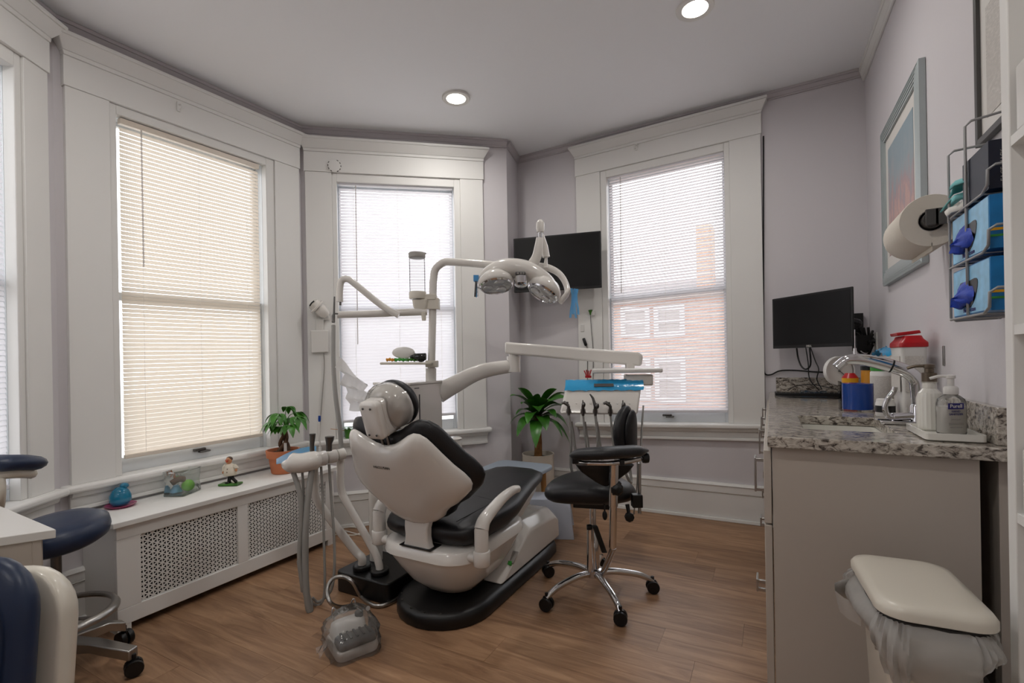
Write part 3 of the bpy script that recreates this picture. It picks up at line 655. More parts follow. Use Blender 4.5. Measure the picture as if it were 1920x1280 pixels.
# column cylinder beside the chair
mb = MB(); mb.cyl((-1.865, 1.90, .08), (-1.865, 1.90, .50), .034, n=20); mb.cyl((-1.865, 1.90, .50), (-1.865, 1.90, .55), .016, n=12); obj('support_column', mb, 'gloss', du)
mb = MB(); mb.prism(rrect(-1.95, -1.60, 1.70, 2.0, .03), 0, .10); mb.cyl((-1.84, 1.775, .1), (-1.84, 1.775, .125), .045); mb.cyl((-1.72, 1.775, .1), (-1.72, 1.775, .125), .045); mb.prism(rrect(-2.0, -1.64, 2.0, 2.36, .03), 0, .07); obj('floor_box', mb, 'black', du, bevel=.006, smooth=50)
# lamp pole and arm
PD = 2.82
pole = sm([pp(808, 722, PD), pp(811, 600, PD), pp(812, 530, PD)], 3)[:-1]+sm([pp(812, 530, PD), pp(816, 506, PD), pp(830, 493, PD-.02), pp(848, 491, PD-.03), pp(925, 497, PD-.08), pp(1003, 507, PD-.12)], 5)
mb = MB(); mb.tube(pole, .022, 14); mb.cyl(pp(808, 716, PD), pp(808, 690, PD), .031); obj('lamp_pole', mb, 'gloss', du, smooth=60)
# cup filler on the pole
mb = MB(); c = pp(783, 548, PD-.02); mb.lathe([(.048, -.04), (.05, -.03), (.05, 0), (.046, .004)], c, 24); mb.obox(c.lerp(pp(812, 552, PD), .6)+V((0, 0, -.022)), RT*.055, FW*.03, V((0, 0, .016)))
o1 = pp(790, 575, PD-.02); mb.loft([[o1+RT*(x*.9)+FW*(y*.8)+V((0, 0, z)) for x, y in rrect(-.055*k, .045*k, -.04*k, .04*k, .02*k, 3)] for z, k in ((.04, 1), (.0, .9), (-.04, .55))])
mb.obox(pp(812, 570, PD), RT*.036, FW*.034, V((0, 0, .033))); mb.cyl(pp(794, 585, PD-.04), pp(795, 601, PD-.04), .015, .012)
obj('cup_filler', mb, 'cplast', du, bevel=.004, smooth=50)
mb = MB(); mb.lathe([(.045, 0), (.045, .205)], c, 24, cap=False); obj('cup_tube', mb, 'tubeglass', du)
mb = MB(); mb.lathe([(.044, .2), (.048, .203), (.049, .226), (.046, .23)], c, 24); mb.cyl(pp(796, 474, PD-.02), pp(799, 475, PD-.02), .004); obj('cup_cap', mb, 'greyp', du, smooth=50)
# small shelf on the pole
mb = MB(); c = pp(766, 681, PD-.02); mb.obox(c, RT*.145, FW*.085, V((0, 0, .007))); mb.obox(pp(810, 682, PD), RT*.034, FW*.034, V((0, 0, .02))); shelf = obj('pole_shelf', mb, 'cplast', du, bevel=.005)
SHELF = c+V((0, 0, .0072))
# swing arm carrying the instrument table
EL = pp(963, 680, 3.02)
P = sm([pp(822, 737, 2.86), pp(850, 722, 2.90), pp(900, 697, 2.96), pp(963, 685, 3.02)], 6); rings = []
for i, p in enumerate(P):
    k = i/(len(P)-1); a = (P[min(i+1, len(P)-1)]-P[max(i-1, 0)]).normalized(); s_ = a.cross(U0).normalized(); u_ = s_.cross(a); hgt = .062-.022*k
    rings.append([p+s_*(.03*math.cos(t))*1.0+u_*(hgt*math.sin(t)) for t in (2*PI*q/14 for q in range(14))])
mb = MB(); mb.loft(rings); obj('lower_arm', mb, 'gloss', du, smooth=60)
mb = MB(); mb.cyl(pp(963, 697, 3.02), pp(963, 668, 3.02), .044, n=20); mb.cyl(pp(963, 668, 3.02), pp(963, 655, 3.02), .03, n=20); obj('elbow_joint', mb, 'gloss', du, smooth=50)
mb = MB(); A_ = (pp(950, 641, 3.03), pp(950, 663, 3.03)); B_ = (pp(1207, 661, 2.74), pp(1203, 686, 2.74)); s_ = (B_[0]-A_[0]).cross(U0).normalized()*.04
mb.loft([[A_[0]-s_, A_[0]+s_, A_[1]+s_, A_[1]-s_], [A_[0].lerp(B_[0], .97)-s_, A_[0].lerp(B_[0], .97)+s_, A_[1].lerp(B_[1], .985)+s_, A_[1].lerp(B_[1], .985)-s_], [B_[0].lerp(B_[1], .2)-s_*.7, B_[0].lerp(B_[1], .2)+s_*.7, B_[1]+s_*.7, B_[1]-s_*.7]])
obj('upper_arm', mb, 'gloss', du, bevel=.014, seg=3, smooth=60)
# instrument table
bl, br, tl, tr = pp(1049, 777, 2.56), pp(1196, 784, 2.50), pp(1062, 727, 2.62), pp(1204, 730, 2.56)
ez = (br-bl); ez.z = 0; ez.normalize(); bkd = V((-ez.y, ez.x, 0))
br = bl+ez*((br-bl).dot(ez)); br.z = bl.z-.004; tr = tl+ez*((tr-tl).dot(ez)); tr.z = tl.z
t2l, t2r = tl+bkd*.05+V((0, 0, .035)), tr+bkd*.05+V((0, 0, .035))
d_ = bkd*.27
mb = MB(); mb.loft([[bl, tl, t2l, t2l+d_*.8, tl+d_, bl+d_*.75+V((0, 0, .03))], [br, tr, t2r, t2r+d_*.8, tr+d_, br+d_*.75+V((0, 0, .03))]]); tb = obj('instrument_table', mb, 'gloss', du, bevel=.014, seg=3, smooth=50)
fn = (br-bl).cross(tl-bl).normalized(); fn = fn if fn.dot(FW) < 0 else -fn
# blue film over the keypad strip
mb = MB(); rows = []
for i in range(19):
    k = i/18; o = fn*.004; q = [bl.lerp(tl, .86), tl, t2l.lerp(tl, .4), t2l, t2l+d_*.12]; q2 = [br.lerp(tr, .86), tr, t2r.lerp(tr, .4), t2r, t2r+d_*.12]
    rows.append([(a-ez*.006).lerp(b+ez*.01, k)+fn*.005+V((0, 0, .003+.003*math.sin(k*40+j*2))) for j, (a, b) in enumerate(zip(q, q2))])
mb.sheet(rows); obj('barrier_film', mb, 'bfilm', du, smooth=80)
up_ = (tl-bl).normalized()
c = tl.lerp(tr, .5)+fn*.010+(t2l-tl)*.25; mb = MB(); mb.obox(c, ez*.052, (t2l-tl).normalized()*.013, fn*.002); obj('display', mb, 'dgrey', du)
# top tray and drawer block
mb = MB(); c = pp(1172, 694, 2.72); mb.obox(c, ez*.185, bkd*.14, V((0, 0, .011))); obj('top_tray', mb, 'wplast', du, bevel=.006)
mb = MB(); mb.obox(pp(1181, 687, 2.74), RT*.022, FW*.02, V((0, 0, .02))); obj('tray_post', mb, 'gloss', du)
mb = MB(); c = pp(1196, 711, 2.70); mb.obox(c, ez*.07, bkd*.10, V((0, 0, .03))); obj('drawer_block', mb, 'gloss', du, bevel=.008)
mb = MB(); mb.obox(pp(1222, 709, 2.66), ez*.003, bkd*.03, V((0, 0, .004))); obj('drawer_slot', mb, 'dgrey', du)
# handpieces hanging along the front edge, each with its hose
for i, (x, y, kind) in enumerate(((1067, 766, 0), (1094, 768, 1), (1117, 766, 2), (1145, 768, 0), (1168, 770, 1))):
    k = (x-1049)/(1196-1049); base = bl.lerp(br, k)+fn*.022
    mb = MB(); top = base+V((0, 0, .038))+fn*.006; mb.tube([base+V((0, 0, -.012)), base+V((0, 0, .015)), top], [.0075, .0095, .008], 8)
    if kind == 0: mb.tube([top, top+V((-.02, -.012, .018)), top+V((-.032, -.016, .012))], [.008, .01, .006], 8); mb.lathe([(.011, -.008), (.011, .008)], top+V((-.012, 0, .012)), 10)
    elif kind == 1: mb.ell(top+V((.004, 0, .006)), .011, .011, .015, 10, 6); mb.tube([top, top+V((.0, 0, .03))], [.004, .003], 6)
    else: mb.tube([top, top+V((-.012, 0, .04)), top+V((-.026, -.005, .062))], [.009, .007, .0035], 8); mb.ell(top+V((.01, 0, 0)), .012, .01, .016, 10, 6)
    h = obj('handpiece', mb, 'dsteel', du, smooth=50)
    mb = MB(); b0_ = base+V((0, 0, -.01)); mb.tube(sm([b0_, b0_+V((.01, .0, -.12)), b0_+V((.02*(i % 2), .02, -.28)), b0_+V((.02, .06, -.36)), b0_+V((.0, .12, -.30)), b0_+bkd*.13+V((.01, 0, -.05))], 6), .0055 if i % 2 else .0075, 7); obj('hose', mb, 'hose', h)
    mb = MB(); mb.obox(base+V((0, 0, .016))-fn*.012, ez*.013, fn*.014, V((0, 0, .007))); obj('holder_clip', mb, 'greyp', du, bevel=.002)
    mb = MB(); mb.lathe([(.005, 0), (.004, .002)], bl.lerp(br, k+.06)+(tl-bl)*.42+fn*.001, 10, fn); obj('indicator_lamp', mb, 'wplast', du)
mb = MB(); mb.tube(sm([br+bkd*.05+V((-.02, 0, 0)), br+bkd*.06+V((0, 0, -.3)), br+bkd*.1+V((-.02, 0, -.55))], 6), .004, 6); obj('hose', mb, 'hose', du)
# operating light
LD = 2.62
lm = thing('operating_light', pp(980, 525, LD), 'white twin-lens operating light with a blue wrapped handle on each side', 'dental light')
def lp(x, y, d=0): return pp(x, y, LD+d)
mb = MB()
P = sm([lp(903, 528), lp(920, 513), lp(948, 504), lp(980, 507), lp(1005, 518), lp(1026, 532), lp(1040, 548)], 5); n = len(P)
rings = []
for i, p in enumerate(P):
    k = i/(n-1); a = (P[min(i+1, n-1)]-P[max(i-1, 0)]).normalized(); s_ = FW; u_ = s_.cross(a).normalized()
    r1 = .018+.04*math.sin(PI*k)**.5; rings.append([p+s_*(.085*max(.35, math.sin(PI*(.1+.8*k)))*math.cos(t))+u_*(r1*math.sin(t)) for t in (2*PI*q/16 for q in range(16))])
mb.loft(rings); obj('light_body', mb, 'gloss', lm, smooth=70)
for (cx, cy, rx, tilt) in ((930, 531, .097, -.12), (1020, 545, .094, .55)):
    c = lp(cx, cy, -.03); ax = (-UP+RT*(-tilt)*1.0-FW*.35).normalized()
    mb = MB(); mb.lathe([(.03, -.065), (.07, -.05), (rx, -.015), (rx, .012), (rx-.008, .018)], c, 28, ax); hd_ = obj('lens_housing', mb, 'gloss', lm, smooth=60)
    mb = MB(); mb.lathe([(rx-.006, .017), (rx-.012, .024), (rx-.014, .018)], c, 28, ax, cap=False); obj('lens_ring', mb, 'chrome', hd_, smooth=60)
    mb = MB(); mb.lathe([(rx-.014, .018), (rx*.5, .0205), (.002, .021)], c, 28, ax); 
    ex = ax.orthogonal().normalized(); ey = ax.cross(ex)
    for q in range(3):
        d = (ex*math.cos(q*2.1+.4)+ey*math.sin(q*2.1+.4))*rx*.46; mb.lathe([(.03, .018), (.026, .0255), (.005, .023)], c+d, 14, ax)
    obj('lens', mb, 'lampled', hd_, smooth=30)
c = lp(977, 530, -.08); mb = MB(); mb.lathe([(.034, -.03), (.034, .012), (.026, .018)], c, 20, (-UP-FW*.3).normalized()); obj('centre_sensor', mb, 'chrome', lm, smooth=50)
mb = MB(); c = lp(976, 513, -.085); mb.obox(c, RT*.028, UP*.009, FW*.012); sw = obj('switch_panel', mb, 'dgrey', lm, bevel=.006, seg=3)
mb = MB()
for q in (-.014, .002, .015): mb.lathe([(.005, 0), (.004, .003)], c+RT*q-FW*.012, 10, -FW)
obj('switch_buttons', mb, 'greyp', lm)
# curved yoke behind, riser and cap
mb = MB(); P = sm([lp(960, 506, .05), lp(995, 500, .10), lp(1024, 501, .12), lp(1047, 512, .10), lp(1060, 530, .06), lp(1063, 550, .02), lp(1050, 567, 0)], 5); n = len(P); mb.tube(P, [.024-.010*i/(n-1) for i in range(n)], 10); obj('yoke', mb, 'gloss', lm, smooth=60)
mb = MB(); P = sm([lp(996, 500, .08), lp(1006, 482, .06), lp(1010, 462, .05), lp(1012, 446, .05)], 5); n = len(P); mb.tube(P, [.032-.012*i/(n-1) for i in range(n)], 12, flat=.7); obj('riser', mb, 'gloss', lm, smooth=60)
mb = MB(); mb.cyl(lp(1013, 446, .05), lp(1013, 434, .05), .011); obj('riser_neck', mb, 'chrome', lm)
mb = MB(); mb.tube([lp(1013, 435, .05), lp(1013, 430, .05), lp(1013, 418, .05), lp(1013, 412, .05)], [.02, .023, .023, .012], 14); obj('riser_cap', mb, 'gloss', lm, smooth=60)
mb = MB(); mb.tube([lp(1016, 440, .09), lp(1021, 462, .1), lp(1024, 482, .1)], [.012, .02, .022], 10); mb.tube([lp(1024, 482, .1), lp(1023, 502, .1)], [.008, .014], 10); obj('spring_link', mb, 'gloss', lm, smooth=60)
for nm, a, b in (('left', (908, 523), (893, 521)), ('right', (1050, 566), (1070, 541))):
    mb = MB(); mb.tube([lp(*a), lp(*b)], [.014, .011], 10); obj('light_handle', mb, 'gloss', lm)
mb = MB(); c = lp(893, 522)
rows = [[c+RT*(.008*math.sin(q*3+t)-.0+.004*q)+UP*(.012-t*.115)+FW*(.012*(q-1.5)) for q in range(4)] for t in (0, .2, .4, .6, .8, 1)]
mb.sheet(rows); mb.obox(c, RT*.014, UP*.016, FW*.02); o = obj('handle_sleeve', mb, 'bfilml', lm, smooth=80)
mb = MB(); mb.tube([c+UP*-.01, c+UP*-.10+RT*-.004], [.006, .008], 8); obj('handle_grip', mb, 'dgrey', lm)
mb = MB(); c = lp(1073, 541)
for q in range(4):
    rows = [[c+RT*(-.012+.012*q+.006*math.sin(5*t+q)+w*.012)+UP*(-t*(.16-.02*(q % 2)))+FW*(.01*q-.015+.004*math.sin(8*t)) for w in (0, 1)] for t in (0, .25, .5, .75, 1)]
    mb.sheet(rows)
obj('handle_sleeve', mb, 'bfilml', lm, smooth=80)
# folding support arm left of the pole
SD = 2.66
mb = MB(); mb.tube([pp(800, 584, 2.8), pp(700, 588, 2.72), pp(632, 590, SD)], [.022, .021, .019], 12); obj('support_arm', mb, 'gloss', du, smooth=60)
mb = MB(); mb.tube(sm([pp(748, 591, SD+.05), pp(715, 572, SD+.04), pp(668, 534, SD+.01), pp(652, 523, SD), pp(640, 527, SD), pp(637, 545, SD), pp(637, 566, SD)], 5), .0185, 12); obj('spring_arm', mb, 'gloss', du, smooth=60)
mb = MB(); mb.cyl(pp(638, 565, SD), pp(638, 572, SD), .006); obj('arm_pin', mb, 'dsteel', du)
# assistant arm: two tubes rising from the floor box to the holder head
mb = MB(); mb.tube(sm([V((-1.84, 1.775, .12)), pp(678, 1045, 2.43), pp(664, 1030, 2.44), pp(612, 962, 2.42), pp(594, 935, 2.40), pp(589, 900, 2.38), pp(589, 862, 2.36)], 5), .021, 12); obj('assistant_tube', mb, 'gloss', du, smooth=60)
mb = MB(); mb.tube(sm([V((-1.72, 1.775, .12)), pp(710, 1055, 2.38), pp(700, 1030, 2.39), pp(652, 945, 2.42), pp(642, 925, 2.43), pp(638, 900, 2.43), pp(639, 850, 2.43)], 5), .019, 12); obj('assistant_tube', mb, 'gloss', du, smooth=60)
hp = [pp(545, 866, 2.30), pp(560, 868, 2.30), pp(592, 863, 2.33), pp(612, 858, 2.36), pp(640, 850, 2.42)]
mb = MB(); P = sm([pp(537, 862, 2.29), pp(541, 866, 2.29), pp(562, 868, 2.30), pp(583, 864, 2.32), pp(588, 863, 2.33)], 4); n = len(P); mb.tube(P, [.016+.031*min(1, 3.5*i/n) for i in range(n)], 14, flat=1.3); hh = obj('holder_head', mb, 'gloss', du, smooth=60)
for a, b, r in (((590, 861), (612, 858), .036), ((614, 857), (632, 854), .032), ((633, 853), (647, 849), .028)):
    mb = MB(); p0, p1 = pp(*a, 2.33+(a[0]-590)*.0016), pp(*b, 2.33+(b[0]-590)*.0016); mb.tube([p0, p0.lerp(p1, .08), p0.lerp(p1, .92), p1], [r*.85, r, r, r*.85], 14); obj('holder_segment', mb, 'gloss', du, smooth=50)
for x, y0_, y1_, r0, r1 in ((585, 850, 813, .011, .015), (617, 845, 818, .014, .022)):
    mb = MB(); mb.tube([pp(x, y0_, 2.33), pp(x, (y0_+y1_)/2, 2.33), pp(x+1, y1_+6, 2.33), pp(x+1, y1_, 2.33)], [r0, r0, r1*.9, r1], 12); obj('suction_tip', mb, 'dsteel', du, smooth=50)
mb = MB(); mb.cyl(pp(600, 852, 2.35), pp(600, 838, 2.35), .008); mb.cyl(pp(600, 840, 2.35), pp(599, 790, 2.35), .0038, n=8); sv = obj('saliva_ejector', mb, 'wplast', du)
mb = MB(); mb.tube([pp(599, 790, 2.35), pp(599, 786, 2.35), pp(599, 779, 2.35)], [.0055, .007, .006], 10); obj('ejector_tip', mb, 'blue', sv)
mb = MB(); rows = [[pp(518+75*t, 866-24*t+q*(4+4*math.sin(PI*t)), 2.28-.03*q+.09*t) for q in (-1.5, -.5, .5, 1)] for t in (0, .2, .4, .6, .8, 1)]; mb.sheet(rows); obj('barrier_sheet', mb, 'bfilml', du, smooth=80)
# hanging hoses of the assistant arm
for pts, r in (([(549, 882, 2.29), (562, 925, 2.27), (565, 980, 2.26), (562, 1040, 2.25), (566, 1085, 2.24), (569, 1108, 2.24)], .012), ([(585, 880, 2.31), (578, 930, 2.28), (573, 1000, 2.25), (573, 1080, 2.23), (577, 1130, 2.22), (581, 1146, 2.22), (580, 1130, 2.23), (569, 1095, 2.25), (562, 1050, 2.27)], .0145), ([(567, 884, 2.31), (569, 930, 2.3), (566, 990, 2.29), (563, 1050, 2.29), (562, 1080, 2.29)], .006)):
    mb = MB(); mb.tube(sm([pp(*p) for p in pts], 6), r, 10); obj('suction_hose', mb, 'hose', du, smooth=60)
for pts, r in (([(602, 874, 2.36), (605, 930, 2.34), (607, 1000, 2.31), (609, 1080, 2.29), (607, 1120, 2.28), (598, 1134, 2.28), (588, 1132, 2.27), (584, 1125, 2.27)], .006), ([(617, 870, 2.38), (621, 930, 2.36), (626, 1000, 2.33), (627, 1065, 2.31), (621, 1105, 2.29), (607, 1122, 2.28), (595, 1128, 2.28), (586, 1120, 2.27)], .0065)):
    mb = MB(); mb.tube(sm([pp(*p) for p in pts], 6), r, 8); obj('syringe_hose', mb, 'hose', du, smooth=60)
# tall hose rising to the support arm, with its metal tip
mb = MB(); mb.tube(sm([pp(640, 848, 2.43), pp(637, 800, 2.44), pp(629, 740, 2.46), pp(625, 680, 2.50), pp(625, 610, 2.55)], 6), .0115, 10); obj('rising_hose', mb, 'hose', du, smooth=60)
mb = MB(); mb.tube([pp(625, 604, 2.56), pp(625, 592, 2.57), pp(626, 588, 2.57), pp(627, 556, 2.58)], [.009, .009, .006, .0045], 8); mb.obox(pp(629, 588, 2.57), RT*.012, UP*.004, FW*.005); obj('syringe_tip', mb, 'dsteel', du)
# foot control hose on the floor
mb = MB(); mb.tube(sm([pp(690, 1140, 1.98), pz(668, 1133, .012), pz(640, 1138, .012), pp(620, 1130, 2.14), pp(613, 1105, 2.2), pp(624, 1085, 2.25), pp(643, 1081, 2.27), pp(662, 1092, 2.24), pz(676, 1116, .014), pz(697, 1133, .012), pz(720, 1134, .012), pz(745, 1122, .012), pz(757, 1110, .02)], 6), .0095, 8); obj('foot_control_hose', mb, 'steel', du, smooth=60)
# ---------------------------------------------------------------- operator stool with arm ring
SX, SY = -.775, 2.245
def caster(mb_hood, mb_wheel, p, ang, r=.03):
    d = V((math.cos(ang), math.sin(ang), 0)); s_ = V((-d.y, d.x, 0)); c = V((p.x, p.y, r+.001))
    for q in (-1, 1): mb_wheel.lathe([(r*.55, -.009), (r*.95, -.009), (r, -.006), (r, .006), (r*.95, .009), (r*.55, .009)], c+s_*.014*q, 18, s_)
    mb_hood.obox(c+V((0, 0, .012)), d*.016, s_*.005, V((0, 0, .02))); mb_hood.cyl(c+V((0, 0, .02)), c+V((0, 0, .05)), .008, n=10)
st = thing('operator_stool', (SX, SY, 0), 'black saddle stool with chrome star base and padded arm ring by the dental chair', 'stool')
C_ = V((SX, SY, 0))
cps = [(1158, 1164), (1030, 1142), (1211, 1111), (1035, 1083), (1132, 1056)]
hub = MB(); hub.lathe([(.03, .085), (.042, .09), (.042, .125), (.03, .13), (.028, .20), (.026, .30), (.022, .305)], C_, 24); obj('hub', hub, 'chrome', st, smooth=50)
mb = MB(); mb.cyl(C_+V((0, 0, .30)), C_+V((0, 0, .43)), .0155, n=16); obj('gas_lift', mb, 'chrome', st)
for i, (x, y) in enumerate(cps):
    e = pz(x, y, 0); d = (e-C_); d.z = 0; e = C_+d.normalized()*.285; dn = d.normalized()
    mb = MB(); P = sm([C_+dn*.03+V((0, 0, .105)), C_+dn*.10+V((0, 0, .108)), C_+dn*.20+V((0, 0, .094)), C_+dn*.255+V((0, 0, .075)), e+V((0, 0, .055))], 5); n = len(P)
    mb.tube(P, [.017-.004*q/(n-1) for q in range(n)], 12); lg = obj('leg', mb, 'chrome', st, smooth=70)
    h_, w_ = MB(), MB(); caster(h_, w_, e, math.atan2(dn.y, dn.x)+1.1+i); cs = obj('caster', w_, 'black', lg, smooth=40)
    obj('caster_fork', h_, 'black', lg, bevel=.002)
# saddle seat
so = []
for i in range(40):
    a = 2*PI*i/40; rx = .205; ry = .19; k = 1+.10*math.cos(2*a)
    so.append((rx*math.cos(a)*k, ry*math.sin(a)*(1-.06*math.cos(3*a))))
ang = math.radians(28)
def satmap(u, v, w):
    x = u*math.cos(ang)-v*math.sin(ang); y = u*math.sin(ang)+v*math.cos(ang)
    return V((SX-.02+x, SY+y+.02, .51+w+.9*(-u*u)*.55-.10*max(0, -v)**1.0*.0+.35*v*v*.6))
mb = MB(); mb.pillow(so, satmap, .06, .055, (0, 0), 4.5, (1, .985, .95, .88, .75, .5, .25)); obj('seat', mb, 'leather', st, smooth=75)
mb = MB(); mb.obox((SX, SY+.01, .447), (.085, .02, 0), (-.015, .075, 0), (0, 0, .014)); obj('seat_plate', mb, 'black', st, bevel=.004)
D_ = 2.12
# arm ring: crescent pad, chrome bar and long chrome post
P = sm([pp(1073, 853, D_-.04), pp(1095, 851, D_-.12), pp(1135, 849, D_-.16), pp(1180, 846, D_-.10), pp(1211, 844, D_+.0)], 6); n = len(P)
rings = []
for i, p in enumerate(P):
    a = (P[min(i+1, n-1)]-P[max(i-1, 0)]).normalized(); s_ = a.cross(U0).normalized(); k = min(1, .35+1.6*min(i, n-1-i)/(n-1)*2.2); k = min(1, k)
    rings.append([p+s_*(.044*k*math.cos(t))+V((0, 0, .026*min(1, k*1.1)*math.sin(t))) for t in (2*PI*q/14 for q in range(14))])
mb = MB(); mb.loft(rings); obj('arm_pad', mb, 'leather', st, smooth=75)
mb = MB(); P = sm([pp(1082, 867, D_-.06), pp(1110, 868, D_-.12), pp(1145, 868, D_-.14), pp(1180, 864, D_-.09), pp(1206, 858, D_)], 5); mb.tube(P, .0105, 10); obj('arm_bar', mb, 'chrome', st, smooth=60)
mb = MB(); mb.lathe([(.022, -.014), (.024, 0), (.022, .014)], pp(1210, 858, D_), 16, RT); obj('arm_knuckle', mb, 'black', st, bevel=.003, smooth=50)
for c_, a_ in ((pp(1080, 863, D_-.06), .018), (pp(1165, 865, D_-.12), .01)): mb = MB(); mb.obox(c_, RT*a_, FW*.018, V((0, 0, .012))); obj('bar_clip', mb, 'black', st, bevel=.003)
top, bot = pp(1151, 868, D_-.12), pp(1149, 1025, D_-.0)
mb = MB(); mid = top.lerp(bot, .49); mb.cyl(top, mid, .0195, n=18); mb.cyl(mid, bot, .0165, n=18); mb.tube(sm([bot, bot+V((-.005, .01, -.02)), C_+V((.05, -.03, .115)), C_+V((.02, 0, .11))], 5), .014, 12); obj('arm_post', mb, 'chrome', st, smooth=60)
mb = MB()
for c_, r in ((pp(1157, 917, D_-.10), .028),): 
    mb.lathe([(r*.6, -.018), (r, -.012), (r, .01), (r*.5, .02)], c_, 6, (FW*-1+RT*.2)); mb.obox(c_+FW*.02, RT*.02, V((0, 0, .026)), FW*.02)
obj('height_knob', mb, 'black', st, smooth=0, bevel=.003)
# under-seat hub moulding (black cone seen behind the arm bar)
mb = MB(); c0 = pp(1133, 870, D_+.02)
mb.loft([[c0+RT*x+FW*y+V((0, 0, z)) for x, y in rrect(-.13*k, .13*k, -.03, .03, .02, 3)] for z, k in ((.0, 1), (-.03, .82), (-.075, .35), (-.09, .12))]); obj('arm_shroud', mb, 'black', st, smooth=60)
# black strut between hub and arm post, gas column knob
mb = MB(); mb.obox(pp(1124, 1010, 2.2), RT*.0125+V((0, 0, 0)), FW*.012, (pp(1115, 985, 2.2)-pp(1133, 1035, 2.2))*.5); obj('strut', mb, 'black', st, bevel=.004)
mb = MB(); mb.cyl(pp(1107, 985, 2.28), pp(1107, 1070, 2.28), .0165, n=14); obj('second_tube', mb, 'chrome', st)
mb = MB(); mb.lathe([(.012, -.012), (.014, 0), (.012, .012)], pp(1105, 988, 2.24), 12, RT); obj('tube_knob', mb, 'black', st)
# backrest on its own chrome post with clamp
bc = pp(1172, 812, 2.33); be = (FW*.80+RT*.45); be.z = 0; be.normalize(); bn = V((be.y, -be.x, 0))
def bkmap(u, v, w): return bc+be*u+V((0, 0, v))+bn*(w-.9*u*u+.55*v*v)
ho = [(.098*math.cos(a)*(1+.08*math.sin(a)), .135*math.sin(a)) for a in (2*PI*i/32 for i in range(32))]
mb = MB(); mb.pillow(ho, bkmap, .03, .04, (0, 0), 4); bkr = obj('backrest', mb, 'leather', st, smooth=75)
mb = MB(); mb.pillow([(u*.8, v*.86) for u, v in ho], lambda u, v, w: bkmap(u, v, w+.028), .022, .0, (0, 0), 5); obj('backrest_pad', mb, 'leather', bkr, smooth=75)
mb = MB(); mb.cyl(pp(1199, 868, 2.26), pp(1199, 962, 2.26), .008, n=12); mb.cyl(pp(1206, 760, 2.36), pp(1200, 870, 2.28), .0045, n=8); obj('back_post', mb, 'steel', st)
mb = MB(); mb.obox(pp(1194, 938, 2.24), RT*.024, FW*.02, V((0, 0, .03))); obj('post_clamp', mb, 'black', st, bevel=.004)
mb = MB(); k_ = pp(1180, 969, 2.22); mb.lathe([(.016, -.014), (.022, -.008), (.022, .008), (.01, .014)], k_, 8, -FW); mb.cyl(k_, pp(1176, 945, 2.24), .007, .01, n=8); obj('adjuster_knob', mb, 'black', st, smooth=40)
mb = MB(); mb.ell(pp(1134, 966, 2.2), .012, .008, .022, 10, 8); mb.cyl(pp(1134, 960, 2.2), pp(1133, 945, 2.2), .004, n=6); obj('tilt_lever', mb, 'black', st, smooth=40)

# ---------------------------------------------------------------- cabinet run with granite top
CY0, CY1, CXF, CXW = 1.66, 3.665, -.012, .542
cb = thing('base_cabinet', (.25, 2.66, 0), 'grey white base cabinet under the granite worktop', 'cabinet')
mb = MB(); mb.box(.0, .478, 1.685, 1.703, 0, .862); mb.box(.0, .54, 3.64, 3.66, 0, .862); mb.box(.02, .54, 1.703, 3.64, .09, .11); mb.box(.52, .54, 1.703, 3.64, .1, .862); mb.box(.05, .08, 1.703, 3.64, 0, .1); mb.box(.0, .02, 1.703, 3.64, .80, .862); obj('carcass', mb, 'cab', cb)
for i in range(4):
    ya = 1.705+i*.485; yb = ya+.48
    mb = MB(); mb.box(-.024, -.003, ya-(.02 if i == 0 else 0), yb, .11, .62); dr = obj('door', mb, 'cab', cb, bevel=.002)
    mb = MB(); mb.box(-.024, -.003, ya-(.02 if i == 0 else 0), yb, .626, .852); dw = obj('drawer', mb, 'cab', cb, bevel=.002)
    for par, z, hgt in ((dw, .76, .055), (dr, .40, .02)):
        yh = ya+.05 if i == 0 else (ya+yb)/2
        mb = MB(); mb.box(-.052, -.046, yh-.008, yh+.05, z-hgt, z+hgt); mb.box(-.05, -.02, yh-.006, yh+.004, z+hgt-.012, z+hgt-.002); mb.box(-.05, -.02, yh-.006, yh+.004, z-hgt+.002, z-hgt+.012); obj('handle', mb, 'steel', par, bevel=.001)
wt = thing('granite_worktop', (.25, 2.66, .866), 'speckled grey granite worktop with sink and splashback along the right wall', 'worktop')
SKx0, SKx1, SKy0, SKy1 = .095, .345, 1.87, 2.28
mb = MB()
for a in ((CXF, SKx0, CY0, CY1), (SKx1, CXW, CY0, CY1), (SKx0, SKx1, CY0, SKy0), (SKx0, SKx1, SKy1, CY1)): mb.box(a[0], a[1], a[2], a[3], .866, .90)
me_ = MB()
xs = sorted({CXF, SKx0, SKx1, CXW}); ys = sorted({CY0, SKy0, SKy1, CY1})
vs = {}; fs = []
for z in (.866, .90):
    for x in xs:
        for y in ys: vs[(x, y, z)] = len(vs)
g = lambda i, j, z: vs[(xs[i], ys[j], z)]
for i in range(3):
    for j in range(3):
        if (i, j) != (1, 1): fs += [(g(i, j, .9), g(i+1, j, .9), g(i+1, j+1, .9), g(i, j+1, .9)), (g(i, j, .866), g(i, j+1, .866), g(i+1, j+1, .866), g(i+1, j, .866))]
for k in range(3):
    for i, j, i2, j2 in ((k, 0, k+1, 0), (k, 3, k+1, 3), (0, k, 0, k+1), (3, k, 3, k+1)): fs.append((g(i, j, .866), g(i2, j2, .866), g(i2, j2, .9), g(i, j, .9)))
for i, j, i2, j2 in ((1, 1, 2, 1), (1, 2, 2, 2), (1, 1, 1, 2), (2, 1, 2, 2)): fs.append((g(i, j, .866), g(i2, j2, .866), g(i2, j2, .9), g(i, j, .9)))
me_.add(list(vs.keys()), fs); obj('slab', me_, 'granite', wt, bevel=.003, smooth=0)
